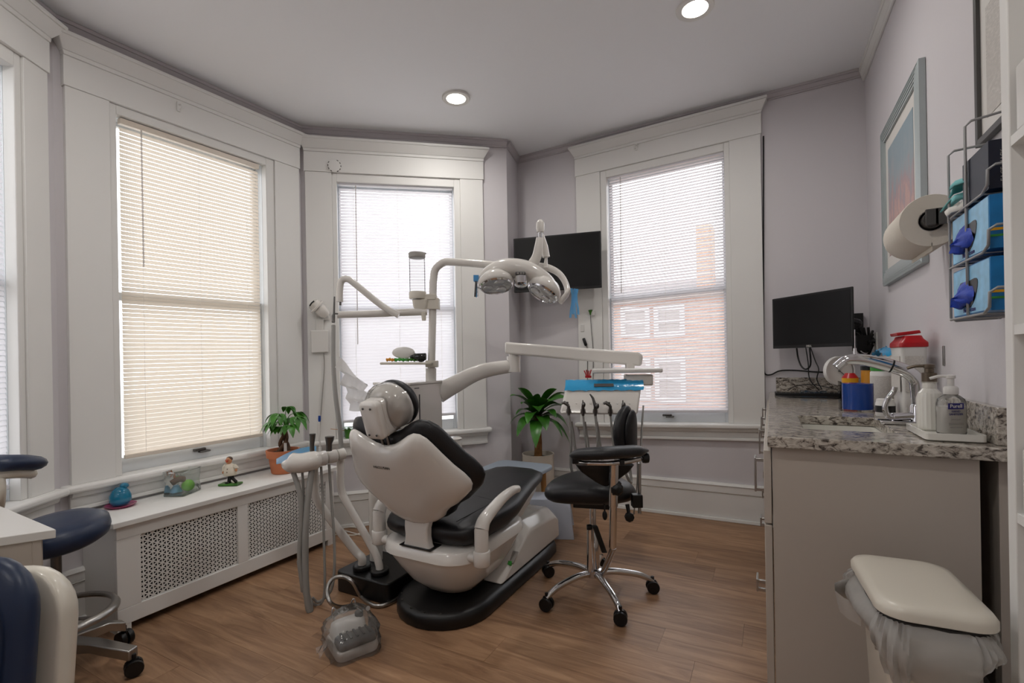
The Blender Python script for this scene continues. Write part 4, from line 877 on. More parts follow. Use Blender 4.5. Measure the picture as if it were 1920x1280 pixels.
mb = MB(); mb.box(.518, CXW, 1.70, 3.645, .9005, 1.0); obj('splashback', mb, 'granite', wt, bevel=.003, smooth=0)
mb = MB(); mb.box(.03, .518, 3.645, 3.665, .9005, 1.0); obj('splashback', mb, 'granite', wt, bevel=.003, smooth=0)
mb = MB(); rr = []
for z, d in ((.865, -.012), (.865, .002), (.78, .0), (.74, .015), (.735, .06)): rr.append([V((x, y, z)) for x, y in rrect(SKx0-.002+d, SKx1+.002-d, SKy0-.002+d, SKy1+.002-d, .045, 4)])
mb.loft(rr, cap=False); mb.add(rr[-1], [tuple(range(len(rr[-1])))]); obj('sink_basin', mb, 'porc', wt, smooth=60)
# tap
fx, fy = .445, 2.12
ft = thing('sink_tap', (fx, fy, .90), 'chrome sink tap with a long arched spout and looped lever', 'tap')
mb = MB(); P = sm([(fx, fy, .93), (fx, fy, 1.02), (fx-.004, fy, 1.055), (fx-.03, fy, 1.083), (fx-.08, fy+.0, 1.105), (fx-.15, fy+.0, 1.125), (fx-.20, fy, 1.125), (fx-.232, fy, 1.098)], 6); n = len(P); mb.tube(P, [.017-.0*q+(.006*math.sin(PI*min(1, q/(n-1)*1.1))) for q in range(n)], 14); obj('spout', mb, 'chrome', ft, smooth=70)
mb = MB(); mb.lathe([(.024, 0), (.026, .004), (.022, .02), (.022, .06), (.018, .07)], (fx, fy, .901), 20); mb.cyl((fx, fy, .93), (fx-.075, fy-.02, .925), .014, n=14); mb.obox((fx-.03, fy-.01, .907), (.08, 0, 0), (0, .028, 0), (0, 0, .006)); obj('tap_body', mb, 'chrome', ft, bevel=.003, smooth=50)
mb = MB(); mb.tube(sm([(fx-.07, fy-.02, .925), (fx-.088, fy-.025, .93), (fx-.095, fy-.025, .96), (fx-.085, fy-.025, .99), (fx-.07, fy-.02, 1.012), (fx-.066, fy-.02, 1.03)], 5), [.012]*26, 10, flat=.7); obj('lever', mb, 'chrome', ft, smooth=70)
mb = MB(); mb.cyl((fx-.175, fy, 1.13), (fx-.175, fy, 1.168), .0065, .005, n=10); mb.cyl((fx-.175, fy, 1.165), (fx-.175, fy, 1.235), .0012, n=6); obj('vent_pin', mb, 'chrome', ft)
mb = MB(); mb.lathe([(.0225, -.003), (.0235, 0), (.0225, .003)], P[int(n*.55)], 18, (P[int(n*.55)+1]-P[int(n*.55)])); obj('spout_joint', mb, 'black', ft)

# ---------------------------------------------------------------- pedal bin
BX0, BX1, BY0, BY1 = .188, .374, 1.242, 1.535
bn_ = thing('pedal_bin', (.3, 1.38, 0), 'cream lidded waste bin with a loose liner in front of the cabinet end', 'bin')
def dshape(d, k=7):         # flat at the wall side, bowed on the room side
    cx, cy = .30, 1.385; return [(x, y) for x, y in rrect(BX0-d, BX1+d, BY0-d, BY1+d, .05, k)]
ROTB = math.radians(4)
def rot2(p, c=(.287, 1.388)): x, y = p[0]-c[0], p[1]-c[1]; return (c[0]+x*math.cos(ROTB)-y*math.sin(ROTB), c[1]+x*math.sin(ROTB)+y*math.cos(ROTB))
def ring(d, z): return [V((*rot2(p), z)) for p in dshape(d)]
mb = MB(); mb.loft([ring(-.05, 0), ring(-.035, .01), ring(-.012, .56), ring(-.012, .57)]); obj('body', mb, 'cplast', bn_, smooth=60)
mb = MB(); mb.loft([ring(-.012, .568), ring(-.002, .572), ring(-.002, .594), ring(-.012, .598)]); obj('rim', mb, 'dgrey', bn_, smooth=60)
mb = MB(); mb.loft([ring(.003, .600), ring(.008, .603), ring(.008, .616), ring(.003, .625), ring(-.012, .629), [V((.287+(p.x-.287)*.7, 1.388+(p.y-1.388)*.7, .632)) for p in ring(-.012, 0)], [V((.287+(p.x-.287)*.3, 1.388+(p.y-1.388)*.3, .633)) for p in ring(-.012, 0)]]); obj('lid', mb, 'cplast', bn_, smooth=50)
mb = MB(); rows = []; N = 84
outl = ring(0, 0); NO = len(outl)
def outp(f): q = f*NO; i = int(q) % NO; t = q-int(q); return outl[i].lerp(outl[(i+1) % NO], t)
cen = V((.287, 1.388, 0))
for r_ in range(11):
    t = r_/10; row = []
    for j in range(N+1):
        f = j/N; p = outp(f % 1); dv = (p-cen).normalized()
        drop = .055+.075*math.exp(-((f-.65)/.13)**2)+.006*math.sin(f*2*PI*7)
        bulge = .004+(.024 if p.x < .37 else .008)*math.sin(PI*min(1, t*1.05))+.007*math.sin(f*2*PI*19+2*t)*t+.004*math.sin(f*2*PI*37+5*t)
        row.append(V((p.x, p.y, .594-drop*t))+dv*bulge)
    rows.append(row)
mb.sheet(rows); obj('bin_liner', mb, 'bagw', bn_, smooth=80)
mb = MB(); lf = rot2((BX0+.012, 1.50)); rows = []
for i in range(7):
    t = i/6; rows.append([V((lf[0]-.052*math.sin(PI*q)*(1-.2*t)-.01, lf[1]-.02-.07*q*1.0+.01*t, .578-.03*q-.075*t*(1-.3*q)+.006*math.sin(6*q+5*t))) for q in (0, .2, .4, .6, .8, 1)])
mb.sheet(rows); obj('liner_tail', mb, 'bagw', bn_, smooth=80)

# ---------------------------------------------------------------- shelf unit at the right edge
su = thing('shelf_unit', (.487, .9, 0), 'white open shelf unit cut off at the right edge', 'shelf')
mb = MB(); mb.box(.432, .54, 1.335, 1.372, 0, 2.3); obj('side_panel', mb, 'trim', su, bevel=.002)
mb = MB(); mb.box(.432, .54, .30, .337, 0, 2.3); obj('side_panel', mb, 'trim', su, bevel=.002)
mb = MB(); mb.box(.53, .54, .337, 1.335, 0, 2.3); obj('back_panel', mb, 'trim', su)
for z in (.05, .42, .80, 1.18, 1.56, 1.94, 2.28): mb = MB(); mb.box(.434, .53, .337, 1.335, z, z+.02); obj('shelf', mb, 'trim', su)
for z, lb in ((.822, 'white storage box on the shelf unit, level with the worktop'), (1.582, 'white storage box on the shelf unit, above eye level')):
    mb = MB(); mb.box(.438, .528, 1.10, 1.322, z, z+.13); tag(obj('storage_box', mb, 'wplast', bevel=.004), lb, 'box')

# ---------------------------------------------------------------- radiator cover
rc = thing('radiator_cover', (-2.62, 1.55, 0), 'low white radiator cover with pierced grille panels under the big left window', 'radiator cover')
RX, RY0, RY1, RZ = -2.465, .995, 2.15, .462
mb = MB(); mb.box(-2.80, RX+.022, RY0-.02, RY1+.03, RZ, RZ+.024); obj('top_board', mb, 'trim', rc, bevel=.003)
mb = MB(); F = lambda y0, y1, z0, z1: mb.box(RX-.02, RX, y0, y1, z0, z1)
PY = ((1.085, 1.525), (1.58, 2.09)); PZ0, PZ1 = .105, .405
F(RY0, RY1, PZ1, RZ); F(RY0, RY1, .035, PZ0); F(RY0, PY[0][0], PZ0, PZ1); F(PY[0][1], PY[1][0], PZ0, PZ1); F(PY[1][1], RY1, PZ0, PZ1); obj('front_frame', mb, 'trim', rc, bevel=.002)
for y in (RY0, RY1-.02): mb = MB(); mb.box(-2.78, RX-.02, y, y+.02, .0, RZ); obj('end_panel', mb, 'trim', rc)
for y in (RY0, RY1-.05): mb = MB(); mb.box(RX-.02, RX-.001, y, y+.05, .0, .036); obj('foot', mb, 'trim', rc)
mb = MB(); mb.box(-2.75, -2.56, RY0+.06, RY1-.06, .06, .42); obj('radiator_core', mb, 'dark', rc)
for (ya, yb) in PY:
    mb = MB(); pitch = .0188; X = RX-.012; hw = .0026
    for fam in range(3):
        th = fam*PI/3+PI/6; d = V((0, math.cos(th), math.sin(th))); nn = V((0, -math.sin(th), math.cos(th)))
        c0 = V((X, (ya+yb)/2, (PZ0+PZ1)/2)); R_ = .4; k = -int(R_/pitch)
        for q in range(k, -k+1):
            o = c0+nn*(q*pitch)
            # clip the bar to the panel
            t0, t1 = -1, 1
            for comp, lo, hi in ((1, ya, yb), (2, PZ0, PZ1)):
                if abs(d[comp]) < 1e-6:
                    if not lo <= o[comp] <= hi: t0, t1 = 1, -1
                else:
                    a, b = (lo-o[comp])/d[comp], (hi-o[comp])/d[comp]; t0 = max(t0, min(a, b)); t1 = min(t1, max(a, b))
            if t1-t0 > .004: mb.obox(o+d*((t0+t1)/2)+V((.0004*fam, 0, 0)), d*((t1-t0)/2), nn*hw, V((.0012, 0, 0)))
    # little round bosses where the bars cross
    sy = pitch/math.sin(PI/3); rows_ = int((PZ1-PZ0)/pitch)+2
    obj('grille', mb, 'trim', rc, smooth=0, kind='stuff')

# ---------------------------------------------------------------- desk, assistant stool and patient chair at the left
dk = thing('desk', (-1.85, .1, 0), 'white topped desk corner at the left edge', 'desk')
mb = MB(); q = [(-1.592, .517), (-2.42, .545), (-2.14, .14), (-1.84, .11)]; mb.prism(q, .718, .74); obj('desk_top', mb, 'wplast', dk, bevel=.002)
mb = MB(); q = [(-1.612, .495), (-1.632, .50), (-1.855, .14), (-1.835, .13)]; mb.prism(q, 0, .718); mb.prism([(-1.62, .50), (-2.0, .515), (-2.0, .495), (-1.62, .48)], .0, .718); obj('desk_panel', mb, 'cab', dk)
s2 = thing('assistant_stool', (-2.375, .77, 0), 'navy cushioned stool with foot ring and torso arm behind the desk', 'stool')
c2 = V((-2.375, .77, 0))
mb = MB(); mb.lathe([(.0, .0), (.125, .005), (.148, .02), (.156, .045), (.152, .075), (.125, .092), (.08, .098), (.0, .10)], c2+V((.005, .01, .478)), 36, (.05, -.12, 1)); obj('seat', mb, 'navy', s2, smooth=75)
mb = MB(); mb.cyl(c2+V((0, 0, .12)), c2+V((0, 0, .30)), .028, n=16); mb.cyl(c2+V((0, 0, .30)), c2+V((0, 0, .48)), .016, n=16); obj('gas_lift', mb, 'dsteel', s2)
mb = MB(); P = [c2+V((.172*math.cos(a), .172*math.sin(a), .215)) for a in (2*PI*i/40 for i in range(40))]; mb.tube(P, .011, 8, closed=True, flat=1.5)
for i in range(3): a = 2*PI*i/3+.4; mb.cyl(c2+V((0, 0, .20)), c2+V((.172*math.cos(a), .172*math.sin(a), .215)), .007, n=8)
obj('foot_ring', mb, 'steel', s2, smooth=60)
for i, (x, y) in enumerate(((-2.10, .895), (-2.36, .975), (-2.59, .80), (-2.46, .56), (-2.2, .58))):
    e = V((x, y, 0)); d = (e-c2); d.z = 0; dn = d.normalized(); e = e if i < 2 else c2+dn*.255; s_ = V((-dn.y, dn.x, 0))
    mb = MB(); mb.loft([[c2+dn*.02+s_*a+V((0, 0, z)) for a, z in ((-.028, .085), (.028, .085), (.028, .13), (-.028, .13))], [c2+dn*.15+s_*a+V((0, 0, z)) for a, z in ((-.024, .09), (.024, .09), (.024, .125), (-.024, .125))], [e+s_*a+V((0, 0, z)) for a, z in ((-.02, .062), (.02, .062), (.02, .10), (-.02, .10))]]); lg = obj('leg', mb, 'steel', s2, bevel=.004)
    h_, w_ = MB(), MB(); caster(h_, w_, e, math.atan2(dn.y, dn.x)+.8+i, .03); obj('caster', w_, 'black', lg, smooth=40); obj('caster_fork', h_, 'black', lg, bevel=.002)
P = sm([pp(68, 870, 1.62), pp(40, 867, 1.55), pp(0, 868, 1.50), pp(-60, 872, 1.50), pp(-120, 872, 1.60)], 6); n = len(P); rings = []
for i, p in enumerate(P):
    a = (P[min(i+1, n-1)]-P[max(i-1, 0)]).normalized(); s_ = a.cross(U0).normalized(); k = min(1, .4+5*min(i, n-1-i)/(n-1))
    rings.append([p+s_*(.05*k*math.cos(t))+V((0, 0, .026*k*math.sin(t))) for t in (2*PI*q/14 for q in range(14))])
mb = MB(); mb.loft(rings); obj('torso_arm', mb, 'navy', s2, smooth=75)
mb = MB(); mb.tube([p+V((0, 0, -.034)) for p in P[2:-2]], .016, 8); pe = P[n//2]; mb.tube(sm([pe+V((0, 0, -.03)), pe+V((0, .0, -.12)), c2+V((-.02, -.16, .50)), c2+V((-.02, -.05, .47))], 5), .012, 8); obj('torso_arm_bracket', mb, 'cplast', s2, smooth=60)
# chair in the near left corner: navy back in a cream shell
pc = thing('patient_chair', (-1.42, .30, 0), 'navy upholstered chair with a cream shell in the near left corner', 'chair')
cc = EYE-RT*1.10+FW*.96; cc.z = .50
bxd = (-FW*1.0+RT*.08); bxd.z = 0; bxd.normalize(); byd = V((-bxd.y, bxd.x, 0))
def pcm(u, v, w): return cc+byd*u+V((0, 0, v))+bxd*(w-.10*v+.9*u*u)
o_ = rrect(-.20, .166, -.30, .225, .10, 6)
mb = MB(); mb.pillow(o_, lambda u, v, w: pcm(u, v, w-.03), .02, .10, (0, 0), 3.6); obj('back_shell', mb, 'cplast', pc, smooth=75)
mb = MB(); mb.pillow([(u*.98-.012, v*1.0+.045) for u, v in o_], lambda u, v, w: pcm(u, v, w+.025), .05, .05, (0, 0), 4); bc_ = obj('back_cushion', mb, 'navy', pc, smooth=75)
mb = MB(); mb.tube([pcm(u*.80-.01, v*.85+.03, .07) for u, v in o_], .0025, 5, closed=True); obj('piping', mb, 'navy', bc_)
mb = MB(); sc = V((cc.x, cc.y, .40))+bxd*.27
mb.pillow(rrect(-.2, .2, -.24, .24, .1, 5), lambda u, v, w: sc+byd*u+bxd*v+V((0, 0, w)), .05, .05, (0, 0), 5); obj('seat', mb, 'navy', pc, smooth=75)
mb = MB(); mb.lathe([(.2, 0), (.2, .02), (.06, .05), (.05, .35)], V((sc.x, sc.y, 0)), 24); obj('pedestal', mb, 'cplast', pc, smooth=50)

# ---------------------------------------------------------------- behind the chair: side table, step stool and the tall plant
tbl = thing('side_table', (-1.62, 3.02, 0), 'slate blue topped low table on oak legs behind the dental chair', 'table')
TZ = .40
tc_ = [pz(868, 878, TZ), pz(905, 876, TZ), pz(1000, 876, TZ), pz(1043, 886, TZ), pz(1020, 903, TZ)]
mb = MB(); mb.prism(rrect(-1.80, -1.36, 2.82, 3.15, .07), TZ-.03, TZ); obj('table_top', mb, 'slate', tbl, bevel=.01, seg=3)
for x, y in ((-1.43, 3.09), (-1.53, 2.90), (-1.74, 3.05), (-1.74, 2.90)): mb = MB(); mb.cyl((x, y, TZ-.03), (x+(.01 if x > -1.6 else -.01), y, 0), .021, .015, n=14); obj('leg', mb, 'wood', tbl)
ss = thing('step_stool', (-1.25, 2.90, 0), 'pale blue plastic step stool on the floor by the foot of the dental chair', 'step stool')
a, b = V((-1.398, 2.745, 0)), V((-1.112, 2.855, 0)); ex = (b-a).normalized(); ey = V((-ex.y, ex.x, 0)); W_ = (b-a).length
def sp_(x, y, z): return a+ex*x+ey*y+V((0, 0, z))
mb = MB(); th = .02
mb.loft([[sp_(0, 0, 0), sp_(W_, 0, 0), sp_(W_, .012, 0), sp_(0, .012, 0)], [sp_(.02, .012, .20), sp_(W_-.02, .012, .20), sp_(W_-.02, .03, .20), sp_(.02, .03, .20)], [sp_(.03, .03, .245), sp_(W_-.03, .03, .245), sp_(W_-.03, .04, .235), sp_(.03, .04, .235)], [sp_(.03, .16, .25), sp_(W_-.03, .16, .25), sp_(W_-.03, .16, .235), sp_(.03, .16, .235)]]); obj('front', mb, 'pblue', ss, bevel=.003)
mb = MB(); mb.loft([[sp_(0, .28, 0), sp_(W_, .28, 0), sp_(W_, .268, 0), sp_(0, .268, 0)], [sp_(.03, .245, .235), sp_(W_-.03, .245, .235), sp_(W_-.03, .235, .225), sp_(.03, .235, .225)], [sp_(.03, .16, .249), sp_(W_-.03, .16, .249), sp_(W_-.03, .16, .236), sp_(.03, .16, .236)]]); obj('back', mb, 'pblue', ss, bevel=.003)
def leaf(base, d, L, wd, droop, curl=0, n=7, up=.35, twist=0, fold=.25, peak=.4):
    d = V(d); d.z = 0; d.normalize(); s_ = V((-d.y, d.x, 0)); rows = []
    for i in range(n+1):
        t = i/n; p = V(base)+d*(L*(t-.25*t*t*abs(droop)))+V((0, 0, L*(up*t-droop*t*t))); w = wd*math.sin(PI*min(1, max(.02, t**(.5/peak*.8))))**.8 if i < n else .0008
        if i == 0: w = wd*.25
        tw = twist*t; sd = s_*math.cos(tw)+V((0, 0, 1))*math.sin(tw)
        rows.append([p+sd*w*q+V((0, 0, fold*w*abs(q))) for q in (-1, -.5, 0, .5, 1)])
    return rows
pl = thing('corn_plant', (-1.63, 3.40, 0), 'leafy corn plant on a brown cane in a cream pot in the back corner', 'potted plant')
pb = V((-1.60, 3.37, 0))
mb = MB(); mb.lathe([(.085, 0), (.115, .02), (.125, .12), (.122, .40), (.126, .42), (.116, .42), (.112, .40), (.11, .36)], pb, 36, cap=True); pt = obj('pot', mb, 'ceramic', pl, smooth=50)
mb = MB(); mb.lathe([(.0, .385), (.112, .383)], pb, 24, cap=False); mb.add([pb+V((0, 0, .37))], []); obj('soil', mb, 'soil', pl)
mb = MB(); mb.tube(sm([pb+V((.0, 0, .36)), pb+V((.004, 0, .50)), pb+V((-.004, 0, .64)), pb+V((0, 0, .72))], 4), [.031, .031, .030, .029, .03, .029, .029, .03, .028, .028, .029, .028, .026], 14); obj('cane', mb, 'bark', pl, smooth=60)
random.seed(21)
def room_clear(p, d, L):         # shorten a leaf that would reach a wall
    while L > .08:
        q = p+d*L
        if q.y < 3.60 and q.x > -1.80 and WB.n.dot(V((q.x, q.y))-WB.a) > .04: break
        L -= .01
    return L
for i in range(42):
    tier = i/41; a = i*2.399+.3; d = V((math.cos(a), math.sin(a), 0)); base = pb+d*.012+V((0, 0, .665+.10*tier))
    L = room_clear(base, d, .29+.06*random.random()-.09*tier)
    up = .32+1.05*tier; droop = .86-.22*tier
    mb = MB(); mb.sheet(leaf(base, d, L, .042+.012*random.random(), droop, up=up, twist=random.uniform(-.6, .6), n=9))
    obj('leaf', mb, 'leafB', pl, smooth=80)
# ---------------------------------------------------------------- things on the radiator cover
RT_ = .4865
mb = MB(); c = V((-2.715, 1.115, RT_)); mb.lathe([(.0, .001), (.045, .002), (.06, .010), (.062, .012), (.045, .006), (.0, .005)], c, 32); N_ = 0
o = obj('pink_dish', mb, 'pink', smooth=60); tag(o, 'pink glass dish under the blue glass figure on the radiator cover', 'dish')
mb = MB(); mb.lathe([(.0, 0), (.032, .003), (.043, .02), (.042, .045), (.032, .068), (.018, .083), (.0, .088)], c+V((0, 0, .0085)), 24)
o = obj('blue_glass_figure', mb, 'tblue', smooth=70); tag(o, 'translucent blue glass teardrop figure sitting on the pink dish', 'figurine')
mb = MB(); mb.ell(c+V((.006, .014, .0965)), .015, .019, .014, 12, 8); obj('head', mb, 'tblue', o, smooth=70)
# glass vase with bits in it
vc = V((-2.69, 1.375, RT_+.001)); va = math.radians(28)
def vr(hw, hd, z, k=4): return [V((vc.x+x*math.cos(va)-y*math.sin(va), vc.y+x*math.sin(va)+y*math.cos(va), vc.z+z)) for x, y in rrect(-hd, hd, -hw, hw, .006, 2)]
vz = thing('glass_vase', vc, 'square clear glass vase holding small coloured pieces on the radiator cover', 'vase')
mb = MB(); mb.loft([vr(.068, .05, 0), vr(.07, .052, .004), vr(.066, .046, .06), vr(.07, .054, .122)], cap=False); mb.loft([vr(.066, .048, .001), vr(.066, .048, .006)]); obj('vase_wall', mb, 'vase', vz, smooth=30)
mb = MB(); rim = vr(.07, .054, .122); mb.tube(rim, .0022, 5, closed=True); obj('rim', mb, 'tubeglass', vz)
mb = MB(); mb.ell(vc+V((.008, .022, .037)), .030, .030, .030, 20, 14); tag(obj('lime_ball', mb, 'lime', smooth=70), 'lime green ball inside the glass vase', 'ball')
mb = MB(); mb.loft([[vc+V((-.02+x, -.022+y, .008)) for x, y in rrect(-.02, .02, -.026, .026, .008, 2)], [vc+V((-.02+x*.3, -.022+y*.4, .045)) for x, y in rrect(-.02, .02, -.026, .026, .008, 2)]]); tag(obj('blue_piece', mb, 'bxlight', bevel=.003), 'light blue wedge shaped piece inside the glass vase', 'ornament')
mb = MB(); mb.tube(sm([vc+V((-.005, -.05, .062)), vc+V((.0, -.02, .076)), vc+V((.0, .008, .07))], 4), .015, 10); tag(obj('brown_piece', mb, 'barkd', smooth=60), 'small brown lump lying on top inside the glass vase', 'ornament')
# figurine in a white coat
fc = V((-2.625, 1.585, RT_+.001)); fg = thing('coat_figurine', fc, 'small painted figurine of a man in a white coat on a green base', 'figurine')
fa = RT.copy(); fa.z = 0; fa.normalize(); fb = V((-fa.y, fa.x, 0))
mb = MB(); mb.obox(fc+V((0, 0, .006)), fa*.052, fb*.03, V((0, 0, .005))); obj('green_base', mb, 'leafB', fg, bevel=.002)
mb = MB(); mb.tube([fc-fa*.008+V((0, 0, .009)), fc-fa*.006+V((0, 0, .03)), fc+V((0, 0, .062))], [.010, .009, .010], 10); mb.ell(fc-fa*.012-fb*.008+V((0, 0, .014)), .014, .012, .006, 10, 6); obj('leg', mb, 'black', fg, smooth=60)
mb = MB(); mb.tube([fc+fa*.004+V((0, 0, .060)), fc+fa*.012+V((0, 0, .035)), fc+fa*.026+V((0, 0, .022))], [.010, .009, .008], 10); mb.ell(fc+fa*.03-fb*.002+V((0, 0, .02)), .008, .009, .009, 10, 6); obj('leg', mb, 'black', fg, smooth=60)
mb = MB(); mb.tube([fc+fa*.018+V((0, 0, .0115)), fc+fa*.018+V((0, 0, .03))], [.008, .006], 8); obj('base_stump', mb, 'coat', fg)
mb = MB(); mb.tube([fc+V((0, 0, .054)), fc+V((0, 0, .06)), fc+V((0, 0, .085)), fc-fa*.002+V((0, 0, .110)), fc-fa*.002+V((0, 0, .117))], [.030, .034, .030, .022, .012], 16); obj('coat', mb, 'coat', fg, smooth=60)
for s_ in (-1, 1): mb = MB(); e_ = fc+fa*(.037 if s_ > 0 else -.034)-fb*.004+V((0, 0, .076 if s_ < 0 else .088)); mb.tube(sm([fc+fa*s_*.02+V((0, 0, .108)), fc+fa*s_*.033+V((0, 0, .094)), e_], 4), [.011, .0115, .0115, .011, .011, .0105, .010, .010, .009], 10); ar = obj('arm', mb, 'coat', fg, smooth=60); mb = MB(); mb.ell(e_-fb*.004-V((0, 0, .006)), .007, .006, .008, 8, 6); obj('hand', mb, 'skin', ar)
mb = MB(); mb.ell(fc-fa*.006-fb*.002+V((0, 0, .134)), .0155, .0165, .019, 16, 12); hd2 = obj('head', mb, 'skin', fg, smooth=70)
mb = MB(); mb.ell(fc-fa*.006+fb*.004+V((0, 0, .142)), .017, .016, .014, 14, 10); obj('hair', mb, 'hair', hd2, smooth=70)
mb = MB()
for s_ in (-1, 1): mb.tube([fc-fa*.006+fa*s_*.006-fb*.018+V((0, 0, .138))+fa*.0045*math.cos(a)+V((0, 0, .0045*math.sin(a))) for a in (2*PI*i/10 for i in range(10))], .0009, 4, closed=True)
mb.ell(fc-fa*.006-fb*.0185+V((0, 0, .132)), .003, .004, .004, 8, 6); obj('spectacles', mb, 'red', hd2)
mb = MB()
for z in (.075, .092): mb.lathe([(.003, 0), (.002, .002)], fc-fb*.0315*(1 if z < .08 else .88)+V((0, 0, z)), 8, -fb)
obj('buttons', mb, 'barkd', fg)
# money tree in a terracotta pot
mc = V((-2.625, 1.91, RT_+.001)); mt = thing('money_tree', mc, 'small braided money tree in a terracotta pot on the radiator cover', 'potted plant')
mb = MB(); mb.lathe([(.062, 0), (.066, .004), (.08, .095), (.091, .097), (.095, .14), (.087, .14), (.082, .12), (.0, .118)], mc, 32); obj('pot', mb, 'terra', mt, smooth=40)
mb = MB(); mb.lathe([(.0, .126), (.083, .122)], mc, 24, cap=False); obj('soil', mb, 'soil', mt)
for k in range(3):
    mb = MB(); P = [mc+V((.030*(1-.8*t)*math.cos(2.1*k+4.5*t)+.004, .030*(1-.8*t)*math.sin(2.1*k+4.5*t)+.012*t, .12+.15*t)) for t in (i/10 for i in range(11))]; mb.tube(P, [.014-.006*i/10 for i in range(11)], 8); obj('stem', mb, 'barkd', mt, smooth=60)
random.seed(5)
tp = mc+V((.004, .012, .275))
for i, (az, L, ez_) in enumerate(((.2, .15, .10), (1.2, .12, .13), (2.4, .10, .07), (3.3, .13, .12), (4.2, .12, .05), (5.2, .13, .14), (5.9, .17, .03), (1.8, .06, .19), (3.9, .07, .0))):
    d = V((math.cos(az), math.sin(az), 0)); L = L*.8 if d.x < -.2 else L
    e_ = tp+d*L*.55+V((0, 0, ez_*.62)); mb = MB(); mb.tube(sm([tp, tp+d*L*.22+V((0, 0, ez_*.5)), e_], 4), .0022, 6); obj('leaf_stalk', mb, 'leafA', mt)
    for q in range(5):
        a = az+(q-2)*.62; dd_ = V((math.cos(a), math.sin(a), 0)); Lq = (.105-.015*abs(q-2))*(1 if i < 7 else .8)
        if (e_+dd_*Lq).x < -2.77: Lq *= .5
        mb = MB(); mb.sheet(leaf(e_, dd_, Lq, .021, .75+.3*random.random(), up=.22, n=6, twist=random.uniform(-.35, .35))); obj('leaf', mb, 'leafA', mt, smooth=80)
mb = MB(); mb.obox(mc+V((.05, -.02, .15)), V((.008, .004, 0)), V((-.0003, .0006, 0)), V((0, 0, .035))); obj('plant_tag', mb, 'wplast', mt)
# small dark pot on the bay window stool
s_, z_ = WB.hit(655, 820, .02); pq = WB.p(s_, zB(s_, WB.hit(572.5, 827)[1])+.001, .012); sp2 = thing('small_dark_pot', pq, 'small dark green pot on the bay window ledge behind the dental chair', 'potted plant')
mb = MB(); mb.lathe([(.026, 0), (.028, .003), (.034, .065), (.031, .065), (.0, .058)], pq, 20); obj('pot', mb, 'leafB', sp2, smooth=40)
for k in range(5): mb = MB(); mb.sheet(leaf(pq+V((0, 0, .055)), V((math.cos(k*1.3), math.sin(k*1.3)-.4, 0)), .06, .014, .6, up=.8, n=5)); obj('leaf', mb, 'leafB', sp2, smooth=80)
mb = MB(); mb.cyl(pq+V((.0, 0, .05)), pq+V((-.06, -.11, .075)), .002, n=6); obj('stick', mb, 'wood', sp2)

# ---------------------------------------------------------------- things on the pole shelf and instrument table
mb = MB(); mb.ell(SHELF-RT*.03+V((0, 0, .056)), .066, .066, .001, 8, 6); mb = MB()
oc = SHELF-RT*.028+V((0, 0, .055)); N1 = 28
mb.loft([[oc+RT*.066*math.cos(a)*k+UP*.034*math.sin(a)*k+FW*w for a in (2*PI*i/N1 for i in range(N1))] for k, w in ((.2, -.012), (.8, -.010), (1, -.003), (1, .003), (.8, .010), (.2, .012))])
tag(obj('white_oval_pad', mb, 'wplast', smooth=70), 'white oval pad standing among the packets on the pole shelf', 'pad')
for i, (x, wd, m, lb) in enumerate(((-.105, .024, 'amber', 'amber packet at the left end of the pole shelf'), (-.045, .034, 'green', 'green twisted packet in the middle of the pole shelf'), (.022, .03, 'leafB', 'dark green packet beside the black viewer on the pole shelf'))):
    P = sm([SHELF+RT*(x-wd)+V((0, 0, .012)), SHELF+RT*(x-wd*.3)+V((0, 0, .016)), SHELF+RT*(x+wd*.4)+V((0, 0, .013)), SHELF+RT*(x+wd)+V((0, 0, .014))], 4)
    mb = MB(); mb.tube(P, [.009+.003*math.sin(q*1.7) for q in range(len(P))], 8); tag(obj('packet', mb, m, smooth=50), lb, 'packet', 'packets on the pole shelf')
mb = MB(); b_ = SHELF+RT*.062+V((0, 0, .032)); mb.tube([b_-RT*.052, b_-RT*.03, b_-RT*.025, b_+RT*.03, b_+RT*.038, b_+RT*.042], [.010, .014, .02, .022, .022, .018], 12); mb.ell(b_+RT*.012-V((0, 0, .022)), .022, .018, .010, 12, 6); tag(obj('black_viewer', mb, 'blackg', smooth=50), 'small black hand-held viewer on the pole shelf by the pole', 'viewer')
mb = MB(); rp_ = pp(1103, 706, 2.66)
for k in range(4): mb.tube(sm([rp_+RT*(.006*k-.01), rp_+RT*(.008*k-.014)+V((0, 0, .016)), rp_+RT*(.013*k-.022)+V((0, 0, .034+.004*(k % 2)))], 3), .0035, 6)
mb.obox(rp_, RT*.016, FW*.008, V((0, 0, .006))); tag(obj('red_clip', mb, 'red'), 'red forked clip standing at the back of the instrument table', 'clip')

